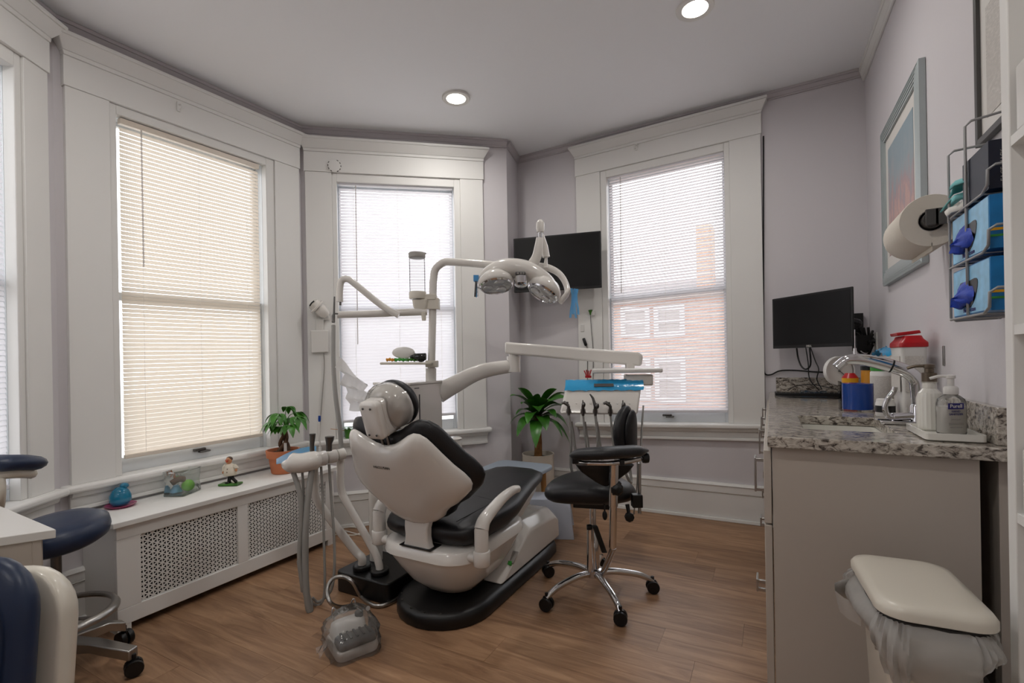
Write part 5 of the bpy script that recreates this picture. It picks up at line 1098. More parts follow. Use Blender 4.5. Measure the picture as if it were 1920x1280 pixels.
# ---------------------------------------------------------------- wall-mounted sensor on the middle window casing
s_, z_ = WB.hit(600, 640, .03); sn = thing('wall_sensor', WB.p(s_, z_, .03), 'white wall-mounted camera on a bracket at the middle window casing', 'sensor')
def wb(x, y, o): s, z = WB.hit(x, y, o); return WB.p(s, z, o)
q = [wb(583, 620, .026), wb(616, 619, .026), wb(616, 660, .026), wb(584, 662, .026)]; n3 = V((WB.n.x, WB.n.y, 0))
mb = MB(); mb.loft([q, [p+n3*.03 for p in q]]); obj('bracket_box', mb, 'wplast', sn, bevel=.006, seg=3)
q = [wb(592, 585, .026), wb(607, 585, .026), wb(607, 622, .026), wb(592, 622, .026)]; mb = MB(); mb.loft([q, [p+n3*.018 for p in q]]); mb.loft([[wb(592, 592, .03), wb(618, 592, .03), wb(618, 600, .03), wb(592, 600, .03)], [p+n3*.014 for p in (wb(592, 592, .03), wb(618, 592, .03), wb(618, 600, .03), wb(592, 600, .03))]]); obj('bracket_arm', mb, 'wplast', sn, bevel=.005)
hc, hx_ = wb(598, 578, .07), (wb(586, 566, .10)-wb(612, 589, .07)).normalized()
mb = MB(); mb.tube([hc-hx_*.07, hc-hx_*.04, hc, hc+hx_*.012], [.026, .038, .042, .034], 16); mb.lathe([(.05, 0), (.056, .004), (.056, .012), (.05, .016)], hc+hx_*.01, 20, hx_); mb.tube([hc+hx_*.026, hc+hx_*.05, hc+hx_*.06], [.042, .04, .024], 16); obj('head', mb, 'gloss', sn, smooth=50)
mb = MB(); e1 = hc+hx_*.046-FW*.033; mb.tube(sm([e1-UP*.02-RT*.012, e1, e1+UP*.014+RT*.018], 4), .004, 6); obj('dark_lever', mb, 'black', sn)
mb = MB(); mb.tube(sm([wb(607, 662, .035), wb(608, 690, .034), wb(604, 745, .034), wb(600, 800, .035), wb(597, 850, .06)], 5), .0032, 6); obj('cable', mb, 'greyp', sn)

# ---------------------------------------------------------------- back wall: television, monitor, cords
def slabscreen(name, lab, bl_, br_, zb_, zt_, th, cat):
    bl_, br_ = V(bl_), V(br_); ex = (br_-bl_); ex.z = 0; L = ex.length; ex.normalize(); bk_ = V((-ex.y, ex.x, 0)); bk_ = bk_ if bk_.dot(FW) > 0 else -bk_
    t = thing(name, (bl_+br_)/2+V((0, 0, zb_-bl_.z)), lab, cat)
    P = lambda u, z, w: V((bl_.x, bl_.y, 0))+ex*(u*L)+V((0, 0, z))+bk_*w
    mb = MB(); mb.loft([[P(0, zb_, 0), P(1, zb_, 0), P(1, zt_, 0), P(0, zt_, 0)], [P(0, zb_, th*.5), P(1, zb_, th*.5), P(1, zt_, th*.5), P(0, zt_, th*.5)], [P(.12, zb_+.06, th*1.6), P(.88, zb_+.06, th*1.6), P(.88, zt_-.06, th*1.6), P(.12, zt_-.06, th*1.6)]]); obj('housing', mb, 'black', t, bevel=.003)
    mb = MB(); b_ = .012/L; mb.loft([[P(b_, zb_+.018, -.001), P(1-b_, zb_+.018, -.001), P(1-b_, zt_-.012, -.001), P(b_, zt_-.012, -.001)], [P(b_, zb_+.018, .002), P(1-b_, zb_+.018, .002), P(1-b_, zt_-.012, .002), P(b_, zt_-.012, .002)]]); obj('screen', mb, 'screen', t)
    return t, P, ex, bk_
t, P, ex, bk_ = slabscreen('television', 'flat black television angled out from the back wall corner', (-1.765, 3.335, 1.675), (-1.10, 3.475, 1.675), 1.675, 2.10, .03, 'television')
mb = MB(); mb.tube([P(.5, 1.88, .05), P(.56, 1.88, .12), P(.5, 1.88, .21)], .018, 8); mb.obox(P(.5, 1.88, .20), V((.06, 0, 0)), V((0, .01, 0)), V((0, 0, .1))); obj('wall_bracket', mb, 'black', t)
t, P, ex, bk_ = slabscreen('computer_monitor', 'black computer monitor on a wall arm above the granite worktop', (.015, 3.545, 1.19), (.395, 3.155, 1.19), 1.19, 1.512, .02, 'monitor')
lettering('lettering', 'DELL', .017, 'white', t, P(.5, 1.199, -.003), ex, (0, 0, 1))
mb = MB(); mb.tube(sm([P(.55, 1.36, .04), P(.62, 1.35, .12), P(.8, 1.33, .16), V((.46, 3.5, 1.32)), V((.46, 3.66, 1.32))], 5), .02, 8); mb.obox(V((.46, 3.66, 1.32)), V((.05, 0, 0)), V((0, .012, 0)), V((0, 0, .08))); mb.obox(P(.55, 1.36, .035), ex*.05, bk_*.01, V((0, 0, .05))); obj('wall_arm', mb, 'black', t)
for pts in ([(.30, 1.19, .02), (.30, 1.13, .03), (.34, 1.08, .03), (.40, 1.06, .03), (.46, 1.09, .03), (.47, 1.19, .02)],): mb = MB(); mb.tube(sm([P(*p) for p in pts], 6), .005, 7); obj('cable_loop', mb, 'black', t)
for pts in ([(.42, 1.19, .02), (.43, 1.10, .03), (.43, 1.0, .04), (.45, .93, .10)], [(.48, 1.19, .02), (.52, 1.11, .03), (.56, 1.06, .03), (.52, 1.0, .04), (.48, .94, .10)]): mb = MB(); mb.tube(sm([P(*p) for p in pts], 6), .003, 6); obj('monitor_cable', mb, 'black', t)
ct = MB(); random.seed(3)
for k in range(5): ct.tube(sm([V((.42+.02*k, 3.50-.02*k, 1.30)), V((.47+.01*k, 3.45, 1.26-.02*k)), V((.45+.015*k, 3.42, 1.17+.01*k)), V((.50, 3.46-.01*k, 1.14+.02*k)), V((.53, 3.48, 1.20+.02*k))], 5), .007, 6)
ct.obox((.47, 3.44, 1.21), (.035, .01, 0), (-.008, .03, 0), (0, 0, .045)); tag(obj('cable_bundle', ct, 'black', smooth=50), 'tangle of black cables and power brick hanging behind the monitor', 'cables')
mb = MB(); mb.box(.537, .544, 3.42, 3.50, 1.12, 1.27); op = obj('outlet_plate', mb, 'wplast', bevel=.002); tag(op, 'white wall outlet plate in the right corner beside the monitor', 'outlet')
mb = MB(); mb.tube(sm([V((.535, 3.45, 1.22)), V((.50, 3.45, 1.22)), V((.46, 3.46, 1.215))], 3), [.014, .013, .012, .010, .008, .007, .006], 8); tag(obj('power_plug', mb, 'black', smooth=50), 'black plug in the corner outlet beside the monitor', 'plug')
def wcp(x, y, o): s, z = WC.hit(x, y, o); return WC.p(s, z, o)
mb = MB(); mb.tube([wcp(1431.5, y, .006) for y in (255, 400, 550, 650)]+sm([wcp(1431.5, 690, .006), wcp(1435, 701, .008), wcp(1446, 702, .01), wcp(1462, 695, .01), wcp(1490, 694, .01), wcp(1530, 697, .012), wcp(1575, 698, .012)], 5), .0045, 7); tag(obj('power_cable', mb, 'black', smooth=50), 'black cord running down beside the right window and along above the splashback', 'cord')
gc = thing('green_pull_cord', wcp(1108, 590, .03), 'green topped cord hanging on the left casing of the right window', 'cord')
mb = MB(); g0 = wcp(1107, 583, .035); mb.lathe([(.006, -.03), (.009, -.015), (.016, 0), (.017, .006), (.012, .009)], g0, 12); obj('green_grip', mb, 'leafB', gc, smooth=50)
mb = MB(); mb.obox(wcp(1112, 587, .03), V((.014, 0, 0)), V((0, .008, 0)), V((0, 0, .02))); obj('clip', mb, 'wplast', gc, bevel=.003)
mb = MB(); mb.tube(sm([g0+V((0, 0, -.03)), wcp(1109, 620, .032), wcp(1112, 655, .03), wcp(1112, 700, .03), wcp(1112, 740, .03)], 4), .0022, 6); obj('cord', mb, 'dgrey', gc)
bk2 = thing('black_wall_handset', wcp(1097, 640, .03), 'small black handset clipped on the left casing of the right window', 'handset')
mb = MB(); a_, b_ = wcp(1094, 634, .035), wcp(1099, 648, .035); mb.tube([a_, a_.lerp(b_, .1), a_.lerp(b_, .9), b_], [.009, .012, .012, .008], 10); obj('grip', mb, 'black', bk2, smooth=50)
mb = MB(); mb.tube(sm([b_, wcp(1101, 653, .032), wcp(1101.5, 690, .03), wcp(1101.5, 730, .03)], 4), .0022, 6); obj('cord', mb, 'dgrey', bk2)
mb = MB(); c = wcp(1092, 615, .026); mb.obox(c, V((.014, 0, 0)), V((0, .003, 0)), V((0, 0, .028))); tag(obj('small_switch_plate', mb, 'wplast', bevel=.002), 'small white plate on the left casing of the right window', 'plate')
def hook(p, n, nm, lb):
    u_ = U0; mb = MB(); mb.obox(p+n*.003, n.cross(u_)*.008, n*.003, u_*.025); mb.tube(sm([p+n*.006+u_*.01, p+n*.03+u_*.004, p+n*.034-u_*.014, p+n*.016-u_*.02], 4), .004, 6); tag(obj(nm, mb, 'trim', smooth=50), lb, 'hook')
n3a = V((WA.n.x, WA.n.y, 0)); s, z = WA.hit(335, 200, .034); hook(WA.p(s, z, .031), n3a, 'curtain_hook', 'small white hook on the head board of the big left window')
n3c = V((WC.n.x, WC.n.y, 0)); s, z = WC.hit(1193, 275, .034); hook(WC.p(s, z, .031), n3c, 'curtain_hook', 'small white hook on the head board of the right window')
s, z = WB.hit(627, 311, .034); rc_ = WB.p(s, z, .031)
mb = MB(); e1, e2 = V((WB.t.x, WB.t.y, 0)), U0
mb.lathe([(.044, 0), (.046, .006), (.040, .009), (.0, .010)], rc_, 28, n3); ds = obj('round_wall_plate', mb, 'trim', smooth=50); tag(ds, 'round white plate with a chipped rim on the middle window head board', 'plate')
for k in range(12):
    if k in (3, 4, 9): continue
    a = 2*PI*k/12; mb = MB(); mb.obox(rc_+n3*.008+(e1*math.cos(a)+e2*math.sin(a))*.0425, (e1*math.cos(a)+e2*math.sin(a))*.0022, (-e1*math.sin(a)+e2*math.cos(a))*.006, n3*.0022); obj('chip', mb, 'dgrey', ds, smooth=0)

# ---------------------------------------------------------------- right wall: picture, certificate, roll, wire rack
XW = .5435
pf = thing('framed_picture', (XW, 2.755, 1.49), 'pastel picture in a fluted silver blue frame on the right wall', 'picture')
y0, y1, z0, z1, fwid = 2.39, 3.115, 1.495, 2.285, .072
mb = MB()
def fr(mb, ins0, ins1, x0, x1):
    a = [(y0+ins0, z0+ins0), (y1-ins0, z0+ins0), (y1-ins0, z1-ins0), (y0+ins0, z1-ins0)]; b = [(y0+ins1, z0+ins1), (y1-ins1, z0+ins1), (y1-ins1, z1-ins1), (y0+ins1, z1-ins1)]
    for i in range(4):
        j = (i+1) % 4
        mb.hexa([(XW-.001, *a[i]), (XW-.001, *a[j]), (XW-.001, *b[j]), (XW-.001, *b[i]), (XW-x0, *a[i]), (XW-x0, *a[j]), (XW-x1, *b[j]), (XW-x1, *b[i])])
for k in range(6):
    i0_, i1_ = fwid*k/6, fwid*(k+1)/6-.0015; fr(mb, i0_, i1_, .022+.004*math.sin(k*.6), .024+.004*math.sin(k*.6+.4))
obj('frame', mb, 'frame', pf, smooth=0)
mb = MB(); mb.box(XW-.014, XW-.002, y0+fwid, y1-fwid, z0+fwid, z1-fwid); obj('mount', mb, 'white', pf, smooth=0)
mb = MB(); mb.box(XW-.0155, XW-.0138, y0+fwid+.055, y1-fwid-.055, z0+fwid+.06, z1-fwid-.06); obj('picture', mb, 'painting', pf, smooth=0)
cf = thing('framed_certificate', (XW, 1.62, 1.72), 'dark framed certificate high on the right wall above the wire rack', 'certificate')
y0, y1, z0, z1 = 1.38, 1.845, 1.728, 2.16
mb = MB(); fr(mb, 0, .018, .018, .018); obj('frame', mb, 'dgrey', cf, smooth=0, bevel=.001)
mb = MB(); mb.box(XW-.008, XW-.002, y0+.018, y1-.018, z0+.018, z1-.018); obj('mount', mb, 'white', cf, smooth=0)
mb = MB(); mb.box(XW-.0095, XW-.0078, y0+.06, y1-.06, z0+.06, z1-.07); obj('printed_sheet', mb, 'print2', cf, smooth=0)
# paper towel roll on a wall holder
rl = thing('paper_towel_roll', (.445, 2.08, 1.48), 'cream paper towel roll on a wall holder below the picture', 'paper roll')
rcn = V((.452, 1.955, 1.562)); ax = V((0, 1, 0)); mb = MB(); mb.lathe([(.034, 0), (.0805, 0), (.082, .003), (.082, .242), (.0805, .245), (.034, .245)], rcn, 48, ax, cap=False); mb.lathe([(.034, 0), (.034, .245)], rcn, 32, ax, cap=False); obj('roll', mb, 'paper', rl, smooth=40)
mb = MB(); mb.lathe([(.0338, .002), (.0318, .002), (.0318, .243), (.0338, .243)], rcn, 32, ax, cap=False); obj('card_core', mb, 'greyp', rl, smooth=40)
mb = MB(); mb.obox(rcn+V((.0, .12, -.083)), V((.0, 0, 0))+V((.001, 0, 0)), V((0, .12, 0)), V((0, 0, .012))); obj('loose_sheet', mb, 'paper', rl)
mb = MB(); mb.cyl(rcn+V((0, -.02, 0)), rcn+V((0, .285, 0)), .026, n=20); mb.box(.452, XW, 1.918, 1.928, 1.54, 1.59); mb.box(.43, .462, 1.918, 1.928, 1.54, 1.59); mb.box(.43, XW, 2.228, 2.238, 1.54, 1.59); mb.box(XW-.006, XW, 1.92, 2.235, 1.53, 1.60); obj('holder', mb, 'dgrey', rl, bevel=.002, smooth=50)
# wire rack with glove boxes
wr = thing('wire_rack', (.49, 1.6, 1.235), 'grey wire rack of glove boxes on the right wall', 'rack')
XF, RYF, RYN = .437, 1.728, 1.462; wr_ = .0032
tiers = (1.240, 1.380, 1.515)
for nm, pts in (('side_loop', [(XW-.006, RYF, 1.70), (XF+.012, RYF, 1.695), (XF, RYF, 1.684), (XF, RYF, 1.24), (XF+.01, RYF, 1.232), (XW-.006, RYF, 1.235)]), ('side_loop', [(XW-.006, 1.600, 1.735), (XF+.012, 1.600, 1.722), (XF, 1.600, 1.71), (XF, 1.600, 1.24), (XF+.01, 1.600, 1.232), (XW-.006, 1.600, 1.235)])):
    mb = MB(); mb.tube(pts, wr_, 8); obj(nm, mb, 'wire', wr, smooth=60)
for zt_ in tiers:
    mb = MB(); z = zt_-.005; mb.tube([(XF, RYF, z), (XF-.001, RYN+.03, z), (XF-.001, RYN, z+.012), (XF-.001, RYN-.002, z+.045), (XF+.012, RYN-.003, z+.055), (XW-.006, RYN-.003, z+.055)], wr_, 8); obj('front_rail', mb, 'wire', wr, smooth=60)
    mb = MB()
    for yy in (1.50, 1.56, 1.66, 1.70): mb.tube([(XF, yy, z), (XW-.006, yy, z)], .002, 6)
    mb.tube([(XW-.012, RYF, z), (XW-.012, RYN, z)], .0026, 6); obj('tier_wires', mb, 'wire', wr)
mb = MB(); mb.tube([(XW-.008, RYF, 1.24), (XW-.008, RYF, 1.70)], wr_, 8); mb.tube([(XW-.008, RYN, 1.24), (XW-.008, RYN, 1.62)], wr_, 8); obj('back_posts', mb, 'wire', wr)
for zt_, lb in ((1.240, 'blue glove box in the bottom tier of the wire rack'), (1.380, 'blue glove box in the middle tier of the wire rack')):
    t = thing('glove_box', (.487, 1.595, zt_), lb, 'box', 'glove boxes in the wire rack')
    bx0, bx1, by0, by1, bz0, bz1 = XF+.0045, XW-.013, 1.472, 1.718, zt_, zt_+.122
    mb = MB(); mb.box(bx0, bx1, by0, by1, bz0, bz1); obj('carton', mb, 'bxblue', t, bevel=.001, smooth=0)
    mb = MB(); mb.box(bx0-.0012, bx0, by0+.003, by1-.003, bz0+.003, bz1-.003); fp = obj('front_print', mb, 'bxlight', t, smooth=0)
    ov = []
    for a in (2*PI*i/24 for i in range(24)): ov.append(V((bx0-.0022, 1.605+.062*math.cos(a), bz0+.062+.034*math.sin(a)+.012*math.cos(2*a))))
    mb = MB(); mb.loft([ov, [p+V((.0012, 0, 0)) for p in ov]]); obj('opening', mb, 'black', t, smooth=0)
    rg = random.Random(int(zt_*1000)); mb = MB()
    rr = []; NG = 22
    prof_ = [1.05, .95, .8, .55, .25, .06]
    ph = [rg.uniform(0, 6) for _ in range(6)]
    for k, sc_ in enumerate(prof_):
        row = []
        for i in range(NG):
            a = 2*PI*i/NG; rr_ = sc_*(1+.16*math.sin(3*a+ph[0])+.10*math.sin(7*a+ph[1]+k)); sag = .012*k*(1 if math.cos(a) > -.2 else .3)
            row.append(V((bx0-.003-.0042*k-.003*math.sin(5*a+ph[2]+k), 1.615+.048*rr_*math.cos(a)+.006*k, bz0+.052+.030*rr_*math.sin(a)-sag*.45)))
        rr.append(row)
    mb.loft(rr); obj('glove', mb, 'glove', t, smooth=50)
    mb = MB(); mb.box(bx0+.0, bx1, by0-.001, by0, bz0+.040, bz0+.046); obj('yellow_stripe', mb, 'yellow', t, smooth=0)
    mb = MB(); mb.box(bx0+.0, bx1, by0-.001, by0, bz0+.026, bz0+.031); obj('green_stripe', mb, 'green', t, smooth=0)
    mb = MB(); mb.lathe([(.011, 0), (.011, .0012)], (bx1-.035, by0-.0003, bz0+.102), 16, (0, -1, 0)); obj('size_dot', mb, 'white', t)
    lettering('lettering', 'Nitrile Gloves', .012, 'navybox', t, (bx0+.028, by0-.0012, bz0+.07), (0, 0, 1), (-1, 0, 0), .0003)
    lettering('lettering', 'Nitrile-Exam', .016, 'navyink', t, (bx0-.0016, 1.60, bz0+.012), (0, -1, 0), (0, 0, 1), .0003)
mbx = thing('mask_box', (.487, 1.56, 1.515), 'dark navy mask box in the top tier of the wire rack', 'box')
mb = MB(); mb.box(XF+.005, XW-.013, 1.475, 1.64, 1.515, 1.625); obj('carton', mb, 'navybox', mbx, bevel=.001, smooth=0)
lettering('lettering', 'FACE MASK', .014, 'greyp', mbx, (XF+.03, 1.474, 1.565), (0, 0, 1), (-1, 0, 0), .0003); lettering('lettering', 'LEVEL 3', .012, 'greyp', mbx, (XF+.05, 1.474, 1.56), (0, 0, 1), (-1, 0, 0), .0003)
for i, (yc, zc_, lb, m) in enumerate(((1.70, 1.572, 'teal pleated mask drooping over the left end of the wire rack', 'mask'), (1.665, 1.60, 'second teal mask lying on top against the navy mask box', 'mask'), (1.68, 1.535, 'white mask bundle under the teal masks in the wire rack', 'white'))):
    rows = []
    for a in range(7):
        t_ = a/6; rows.append([V((XF+.09-.105*q+.012*math.sin(3*t_+i), yc+.045-.085*t_+.01*math.sin(9*q), zc_+.022*math.sin(PI*t_)-.030*q*q+.004*math.sin(24*q))) for q in (0, .15, .3, .45, .6, .75, .9, 1)])
    mb = MB(); mb.sheet(rows); o = obj('face_mask', mb, m, smooth=80); k = o.modifiers.new('thick', 'SOLIDIFY'); k.thickness = .004; tag(o, lb, 'mask', 'masks in the wire rack')

# ---------------------------------------------------------------- things on the worktop
CT = .9005
mb = MB(); mb.prism(rrect(.02, .36, 3.36, 3.50, .01), CT, CT+.018); kb = obj('keyboard', mb, 'black', bevel=.003); tag(kb, 'black keyboard on the worktop under the monitor', 'keyboard')
for r_ in range(4):
    for c_ in range(13):
        mb = MB(); x = .032+c_*.0246; y = 3.368+r_*.032; mb.box(x, x+.021, y, y+.027, CT+.0175, CT+.0205); obj('key', mb, 'blackg', kb, smooth=0)
rows = [[V((.16+.13*u, 3.365+.09*v, CT+.027+.006*math.sin(9*u+5*v))) for u in (0, .2, .4, .6, .8, 1)] for v in (0, .25, .5, .75, 1)]
mb = MB(); mb.sheet(rows); o = obj('keyboard_film', mb, 'bfilml', smooth=80); tag(o, 'light blue film sheet lying on the keyboard', 'film')
mb = MB(); mb.add([V((.03, 3.30, CT)), V((.09, 3.21, CT)), V((.33, 3.19, CT)), V((.40, 3.31, CT)), V((.03, 3.30, CT+.006)), V((.09, 3.21, CT+.006)), V((.33, 3.19, CT+.006)), V((.40, 3.31, CT+.006))], [(0, 1, 2, 3), (4, 5, 6, 7), (0, 1, 5, 4), (1, 2, 6, 5), (2, 3, 7, 6), (3, 0, 4, 7)]); tag(obj('black_tablet', mb, 'blackg'), 'flat black tablet lying in front of the keyboard', 'tablet')
mb = MB(); mb.tube(sm([(.09, 3.42, CT+.028), (.14, 3.52, CT+.05), (.22, 3.55, CT+.06), (.30, 3.54, CT+.045), (.36, 3.52, CT+.03)], 6), .0025, 6); tag(obj('keyboard_cable', mb, 'black', smooth=50), 'thin black cord arching behind the keyboard', 'cord')
# round clock on a foot
ck = thing('round_clock', pz(1590, 745, CT), 'small round pale-faced clock behind the blue film roll', 'clock')
kc = pp(1573, 695, 2.62); mb = MB(); mb.lathe([(.072, -.012), (.079, -.012), (.079, .014), (.073, .014)], kc, 40, -FW, cap=False); mb.lathe([(.075, -.012), (.0, -.012)], kc, 40, -FW, cap=False); kc2 = V((kc.x, kc.y, 0)); obj('case', mb, 'wplast', ck, smooth=50)
mb = MB(); mb.lathe([(.0, .002), (.073, .002)], kc, 40, -FW, cap=False); obj('dial', mb, 'white', ck)
mb = MB(); mb.tube([kc-FW*.006, kc-FW*.006+RT*.032+UP*.05], .0018, 5); mb.tube([kc-FW*.006, kc-FW*.006+RT*.026-UP*.022], .0018, 5); mb.lathe([(.006, .004), (.006, .008)], kc, 12, -FW); obj('hands', mb, 'dgrey', ck)
mb = MB(); mb.tube([kc-V((0, 0, .07))+RT*.03, V((kc.x, kc.y, CT+.02))+RT*.03, V((kc.x, kc.y, CT+.002))+RT*.03], [.012, .014, .03], 12); obj('foot', mb, 'wplast', ck, smooth=50)
# yellow cup, amber jar
yc_ = V((.355, 2.965, CT)); yq = thing('yellow_cup', yc_, 'yellow and red striped medicine cup behind the blue film roll', 'cup')
for z0_, z1_, m, r0, r1, nm in ((0, .075, 'red', .028, .032, 'red_base'), (.075, .125, 'yellow', .032, .037, 'yellow_band'), (.125, .15, 'red', .037, .02, 'red_lid')): mb = MB(); mb.lathe([(r0, z0_), (r1, z1_)], yc_, 20); obj(nm, mb, m, yq, smooth=40)
ac = V((.432, 2.95, CT)); aq = thing('amber_jar', ac, 'amber jar with a pale label behind the wipes canister', 'jar')
mb = MB(); mb.lathe([(.034, .065), (.034, .165)], ac, 24); obj('amber_glass', mb, 'amber', aq, smooth=40)
mb = MB(); mb.lathe([(.034, 0), (.0345, .065)], ac, 24); obj('pale_base', mb, 'white', aq, smooth=40)
mb = MB(); mb.lathe([(.036, .165), (.036, .185)], ac, 24); obj('dark_lid', mb, 'black', aq, smooth=40)
# blue film roll
br_c = V((.332, 2.57, CT)); bq = thing('blue_film_roll', br_c, 'fat roll of dark blue barrier film standing on the worktop', 'roll')
mb = MB(); mb.lathe([(.03, .006), (.059, .006), (.059, .118), (.03, .118)], br_c, 48, cap=False); mb.lathe([(.03, .006), (.03, .118)], br_c, 32, cap=False); obj('film_roll', mb, 'blue', bq, smooth=40)
mb = MB(); mb.prism(rrect(br_c.x-.062, br_c.x+.062, br_c.y-.062, br_c.y+.062, .01), CT, CT+.005); mb.box(br_c.x-.064, br_c.x-.062, br_c.y-.06, br_c.y+.06, CT, CT+.126); obj('acrylic_stand', mb, 'tubeglass', bq)
# wipes canister
wc_ = V((.449, 2.74, CT)); wq = thing('wipes_canister', wc_, 'white wipes canister with a green lid beside the blue film roll', 'canister')
mb = MB(); mb.lathe([(.042, 0), (.045, .004), (.045, .160), (.041, .167)], wc_, 32); obj('body', mb, 'wplast', wq, smooth=40)
mb = MB(); mb.lathe([(.0455, .035), (.0455, .145)], wc_, 32, cap=False); obj('printed_label', mb, 'print', wq, smooth=40)
mb = MB(); mb.lathe([(.043, .167), (.044, .17), (.044, .188), (.038, .193)], wc_, 32); obj('green_lid', mb, 'green', wq, smooth=40)
# blue pouch carton behind
bp_ = V((.475, 3.02, CT)); pq_ = thing('pouch_carton', bp_, 'tall carton topped with crinkled blue pouches behind the wipes canister', 'carton')
mb = MB(); mb.box(.472, .515, 2.86, 3.18, CT, CT+.232); obj('carton', mb, 'wplast', pq_, bevel=.002, smooth=0)
rows = [[V((.474+.04*v, 2.87+.30*u, CT+.235+.045*math.sin(PI*u)**.6*(.6+.4*v)+.006*math.sin(23*u+9*v))) for u in (i/14 for i in range(15))] for v in (0, .25, .5, .75, 1)]
mb = MB(); mb.sheet(rows); obj('blue_pouches', mb, 'bfilm', pq_, smooth=70)
# sharps box
sb = thing('sharps_box', (.473, 2.37, CT), 'white sharps box with a bright red lid behind the tap', 'sharps container')
mb = MB(); mb.loft([[V((x, y, z)) for x, y in rrect(.432+e, .512-e, 2.285+e, 2.46-e, .012, 3)] for z, e in ((CT, .008), (CT+.27, 0))]); obj('body', mb, 'wplast', sb, smooth=50)
mb = MB(); mb.box(.4305, .4325, 2.30, 2.445, CT+.10, CT+.235); mb.box(.445, .50, 2.2855, 2.2875, CT+.10, CT+.235); obj('printed_label', mb, 'print', sb, smooth=0)
mb = MB(); mb.loft([[V((x, y, z)) for x, y in rrect(.428+e, .516-e, 2.28+e, 2.465-e, .014, 3)] for z, e in ((CT+.268, 0), (CT+.285, 0), (CT+.30, .012), (CT+.312, .016))]); mb.obox((.46, 2.36, CT+.322), (.035, 0, .004), (0, .06, 0), (-.002, 0, .006)); obj('red_lid', mb, 'red', sb, bevel=.003, smooth=50)
# small jar with black label
jc = V((.395, 2.36, CT)); jq = thing('label_jar', jc, 'small white jar with a black label behind the tap lever', 'jar')
mb = MB(); mb.lathe([(.03, 0), (.032, .004), (.032, .05), (.029, .055), (.029, .066), (.025, .068)], jc, 28); obj('jar_body', mb, 'wplast', jq, smooth=40)
mb = MB(); mb.lathe([(.0325, .016), (.0325, .042)], jc, 28, cap=False); obj('black_label', mb, 'black', jq, smooth=40)
# tray with two bottles
tr_ = thing('white_tray', (.445, 1.84, CT), 'white rectangular tray holding the two pump bottles by the sink', 'tray')
mb = MB(); q0 = rrect(.378, .508, 1.725, 1.955, .012, 3); ri = lambda d, z: [V((x, y, z)) for x, y in rrect(.378+d, .508-d, 1.725+d, 1.955-d, .012, 3)]
mb.loft([ri(.006, CT), ri(0, CT+.004), ri(0, CT+.022), ri(.007, CT+.022), ri(.009, CT+.012)], cap=True); obj('tray_body', mb, 'porc', tr_, smooth=40)
b1 = V((.424, 1.885, CT+.0125)); sq = thing('ribbed_pump_bottle', b1, 'white ribbed soap bottle with a bronze pump on the tray', 'bottle')
prof = [(.028, 0), (.031, .004), (.031, .095), (.027, .112), (.017, .125), (.017, .142), (.020, .146)]
mb = MB(); rr = []
for r_, z in prof: rr.append([b1+V((r_*(1+.03*(j % 2))*math.cos(2*PI*j/40), r_*(1+.03*(j % 2))*math.sin(2*PI*j/40), z)) for j in range(40)])
mb.loft(rr); obj('bottle_body', mb, 'porc', sq, smooth=20)
mb = MB(); mb.lathe([(.019, .146), (.019, .172), (.012, .174), (.012, .186), (.014, .188), (.014, .198), (.005, .2)], b1, 20); mb.tube(sm([b1+V((0, 0, .193)), b1+V((-.03, .004, .193)), b1+V((-.052, .006, .186))], 3), .0045, 8); obj('pump', mb, mat('bronze', '6a5f52', .35, metal=.8), sq, smooth=40)
b2 = V((.452, 1.80, CT+.0125)); pq2 = thing('sanitizer_bottle', b2, 'clear hand sanitizer bottle with a white pump on the tray', 'bottle')
mb = MB(); R2 = lambda k, z: [b2+V((x*math.cos(.45)-y*math.sin(.45), x*math.sin(.45)+y*math.cos(.45), z)) for x, y in rrect(-.034*k, .034*k, -.022*k, .022*k, .018*k, 5)]
mb.loft([R2(.94, 0), R2(1, .004), R2(1, .088), R2(.92, .100), R2(.6, .110), R2(.42, .114)]); obj('clear_body', mb, 'clear', pq2, smooth=50)
mb = MB(); mb.loft([R2(.9, .005), R2(.96, .009), R2(.96, .078), R2(.9, .08)]); obj('gel', mb, mat('gel', 'd8d5cd', .3), pq2, smooth=50)
fe = V((math.cos(.45), math.sin(.45), 0)); fnn = V((fe.y, -fe.x, 0)); fo = b2+fnn*.0226
mb = MB(); mb.obox(fo+V((0, 0, .082))-fe*.006, fe*.021, fnn*.0006, V((.0, 0, .0085))); obj('label_band', mb, 'navyink', pq2, smooth=0)
lettering('lettering', 'Purell', .0145, 'white', pq2, fo+fnn*.0008+V((0, 0, .082))-fe*.006, fe, (0, 0, 1), .0003)
lettering('lettering', 'HAND', .008, 'navyink', pq2, fo+V((0, 0, .067))-fe*.006, fe, (0, 0, 1), .0003); lettering('lettering', 'SANITIZER', .008, 'navyink', pq2, fo+V((0, 0, .059))-fe*.006, fe, (0, 0, 1), .0003)
mb = MB()
for z, wd in ((.044, .012), (.034, .02), (.030, .02), (.022, .016)): mb.obox(fo+V((0, 0, z))-fe*.006, fe*wd, fnn*.0004, V((0, 0, .0008)))
obj('fine_print', mb, 'greyp', pq2, smooth=0, kind='stuff')
mb = MB(); mb.lathe([(.016, .114), (.017, .116), (.017, .132), (.014, .136), (.008, .138), (.008, .158), (.011, .160), (.011, .168), (.004, .170)], b2, 20); mb.tube(sm([b2+V((0, 0, .164)), b2+V((-.025, .003, .165)), b2+V((-.045, .006, .158))], 3), .0042, 8); obj('pump', mb, 'wplast', pq2, smooth=40)
# folding mirror-like wall hook beside the sharps box: small metal clip
mb = MB(); mb.box(XW-.004, XW, 2.22, 2.235, 1.10, 1.17); tag(obj('wall_clip', mb, 'steel', bevel=.001), 'small metal clip on the right wall beside the sharps box', 'clip')

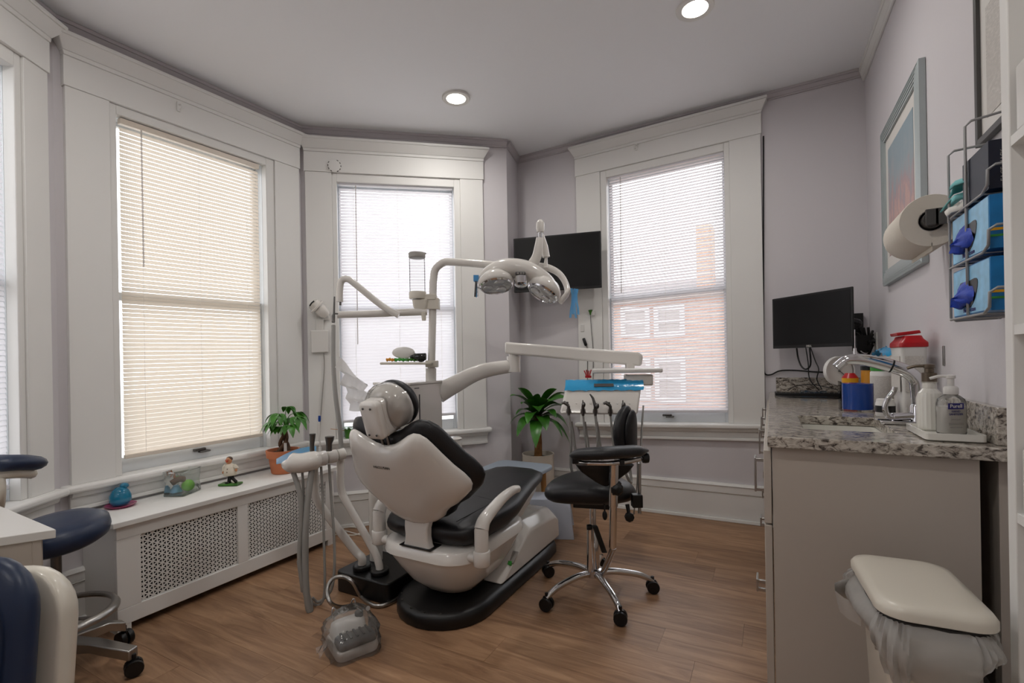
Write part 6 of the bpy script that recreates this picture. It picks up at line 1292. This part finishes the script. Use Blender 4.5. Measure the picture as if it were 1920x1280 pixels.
# ---------------------------------------------------------------- foot control in its plastic bag, floor cord
fc_ = V((-1.50, 1.40, 0)); fp = thing('foot_control', fc_, 'foot control pedal wrapped in a clear plastic bag on the floor', 'foot pedal')
fe1 = (pz(712, 1222, 0)-pz(640, 1250, 0)); fe1.normalize(); fe2 = V((-fe1.y, fe1.x, 0)); f0 = (pz(712, 1222, 0)+pz(640, 1250, 0))/2
def fm(u, v, z): return f0+fe1*u+fe2*v+V((0, 0, z))
mb = MB(); mb.loft([[fm(x, y, z) for x, y in rrect(-.085+e, .085-e, .012+e, .20-e, .03, 4)] for z, e in ((.003, .004), (.02, 0), (.035, .004), (.04, .012))]); obj('pedal_base', mb, 'wplast', fp, smooth=50)
mb = MB(); mb.loft([[fm(x, y, z+.02*(y/.2)) for x, y in rrect(-.075+e, .075-e, .02+e, .105-e, .02, 4)] for z, e in ((.04, 0), (.055, .002), (.062, .012))]); obj('pedal_plate', mb, 'dgrey', fp, smooth=50)
mb = MB(); mb.loft([[fm(x, y, z) for x, y in rrect(-.07+e, .07-e, .115+e, .19-e, .02, 4)] for z, e in ((.04, 0), (.085, .006), (.095, .018))]); obj('pedal_housing', mb, 'wplast', fp, smooth=50)
mb = MB(); mb.lathe([(.017, .0), (.017, .016), (.013, .02)], fm(.045, .15, .092), 18); obj('round_button', mb, 'black', fp, smooth=40)
mb = MB()
for k in range(5): mb.obox(fm(-.05+.025*k, .06, .077), fe1*.004, fe2*.03, V((0, 0, .002)))
obj('grip_ridge', mb, 'black', fp, kind='stuff')
mb = MB(); mb.tube(sm([fm(-.055, .19, .10), fm(-.045, .20, .135), fm(-.02, .205, .10), fm(.015, .205, .10), fm(.04, .20, .145), fm(.052, .195, .11), fm(.075, .18, .10)], 5), .003, 7); obj('wire_handle', mb, 'chrome', fp, smooth=60)
rows = []; random.seed(9); nz = [random.uniform(-1, 1) for _ in range(40)]
for i in range(10):
    t_ = i/9; row = []
    for j in range(33):
        a = 2*PI*j/32; k = (1.0-.08*t_) if t_ < .55 else (1-.08*.55)*(1-((t_-.55)/.45)**1.5*.72)
        n_ = .012*nz[j % 32]*math.sin(PI*min(1, t_+.15))+.008*nz[(j*3+i*5) % 40]
        x = (.105*k+n_)*(abs(math.cos(a))**.6)*(1 if math.cos(a) > 0 else -1); y = .105+(.112*k+n_)*(abs(math.sin(a))**.6)*(1 if math.sin(a) > 0 else -1)
        row.append(fm(x, y+.05*max(0, t_-.5), .002+.145*t_))
    row[-1] = row[0].copy(); rows.append(row)
mb = MB(); mb.sheet(rows); obj('plastic_bag', mb, 'bag', fp, smooth=80)
mb = MB(); rows = [[fm(-.10-.035*t_, .10+.05*q, .055-.03*t_+.012*math.sin(9*q+3*t_)) for q in (-.5, -.25, 0, .25, .5)] for t_ in (0, .3, .6, 1)]; mb.sheet(rows); obj('bag_corner', mb, 'bag', fp, smooth=80)
mb = MB(); mb.tube(sm([pz(618, 1003, .004), pz(640, 1001, .004), pz(662, 1003, .004), pz(676, 998, .004), pz(672, 990, .004), pz(655, 988, .004), pz(640, 992, .004), pz(690, 1006, .004), pz(715, 1010, .004)], 6), .004, 6); tag(obj('floor_cable', mb, 'cordw', smooth=50), 'white cord looping on the floor below the middle bay window', 'cord')
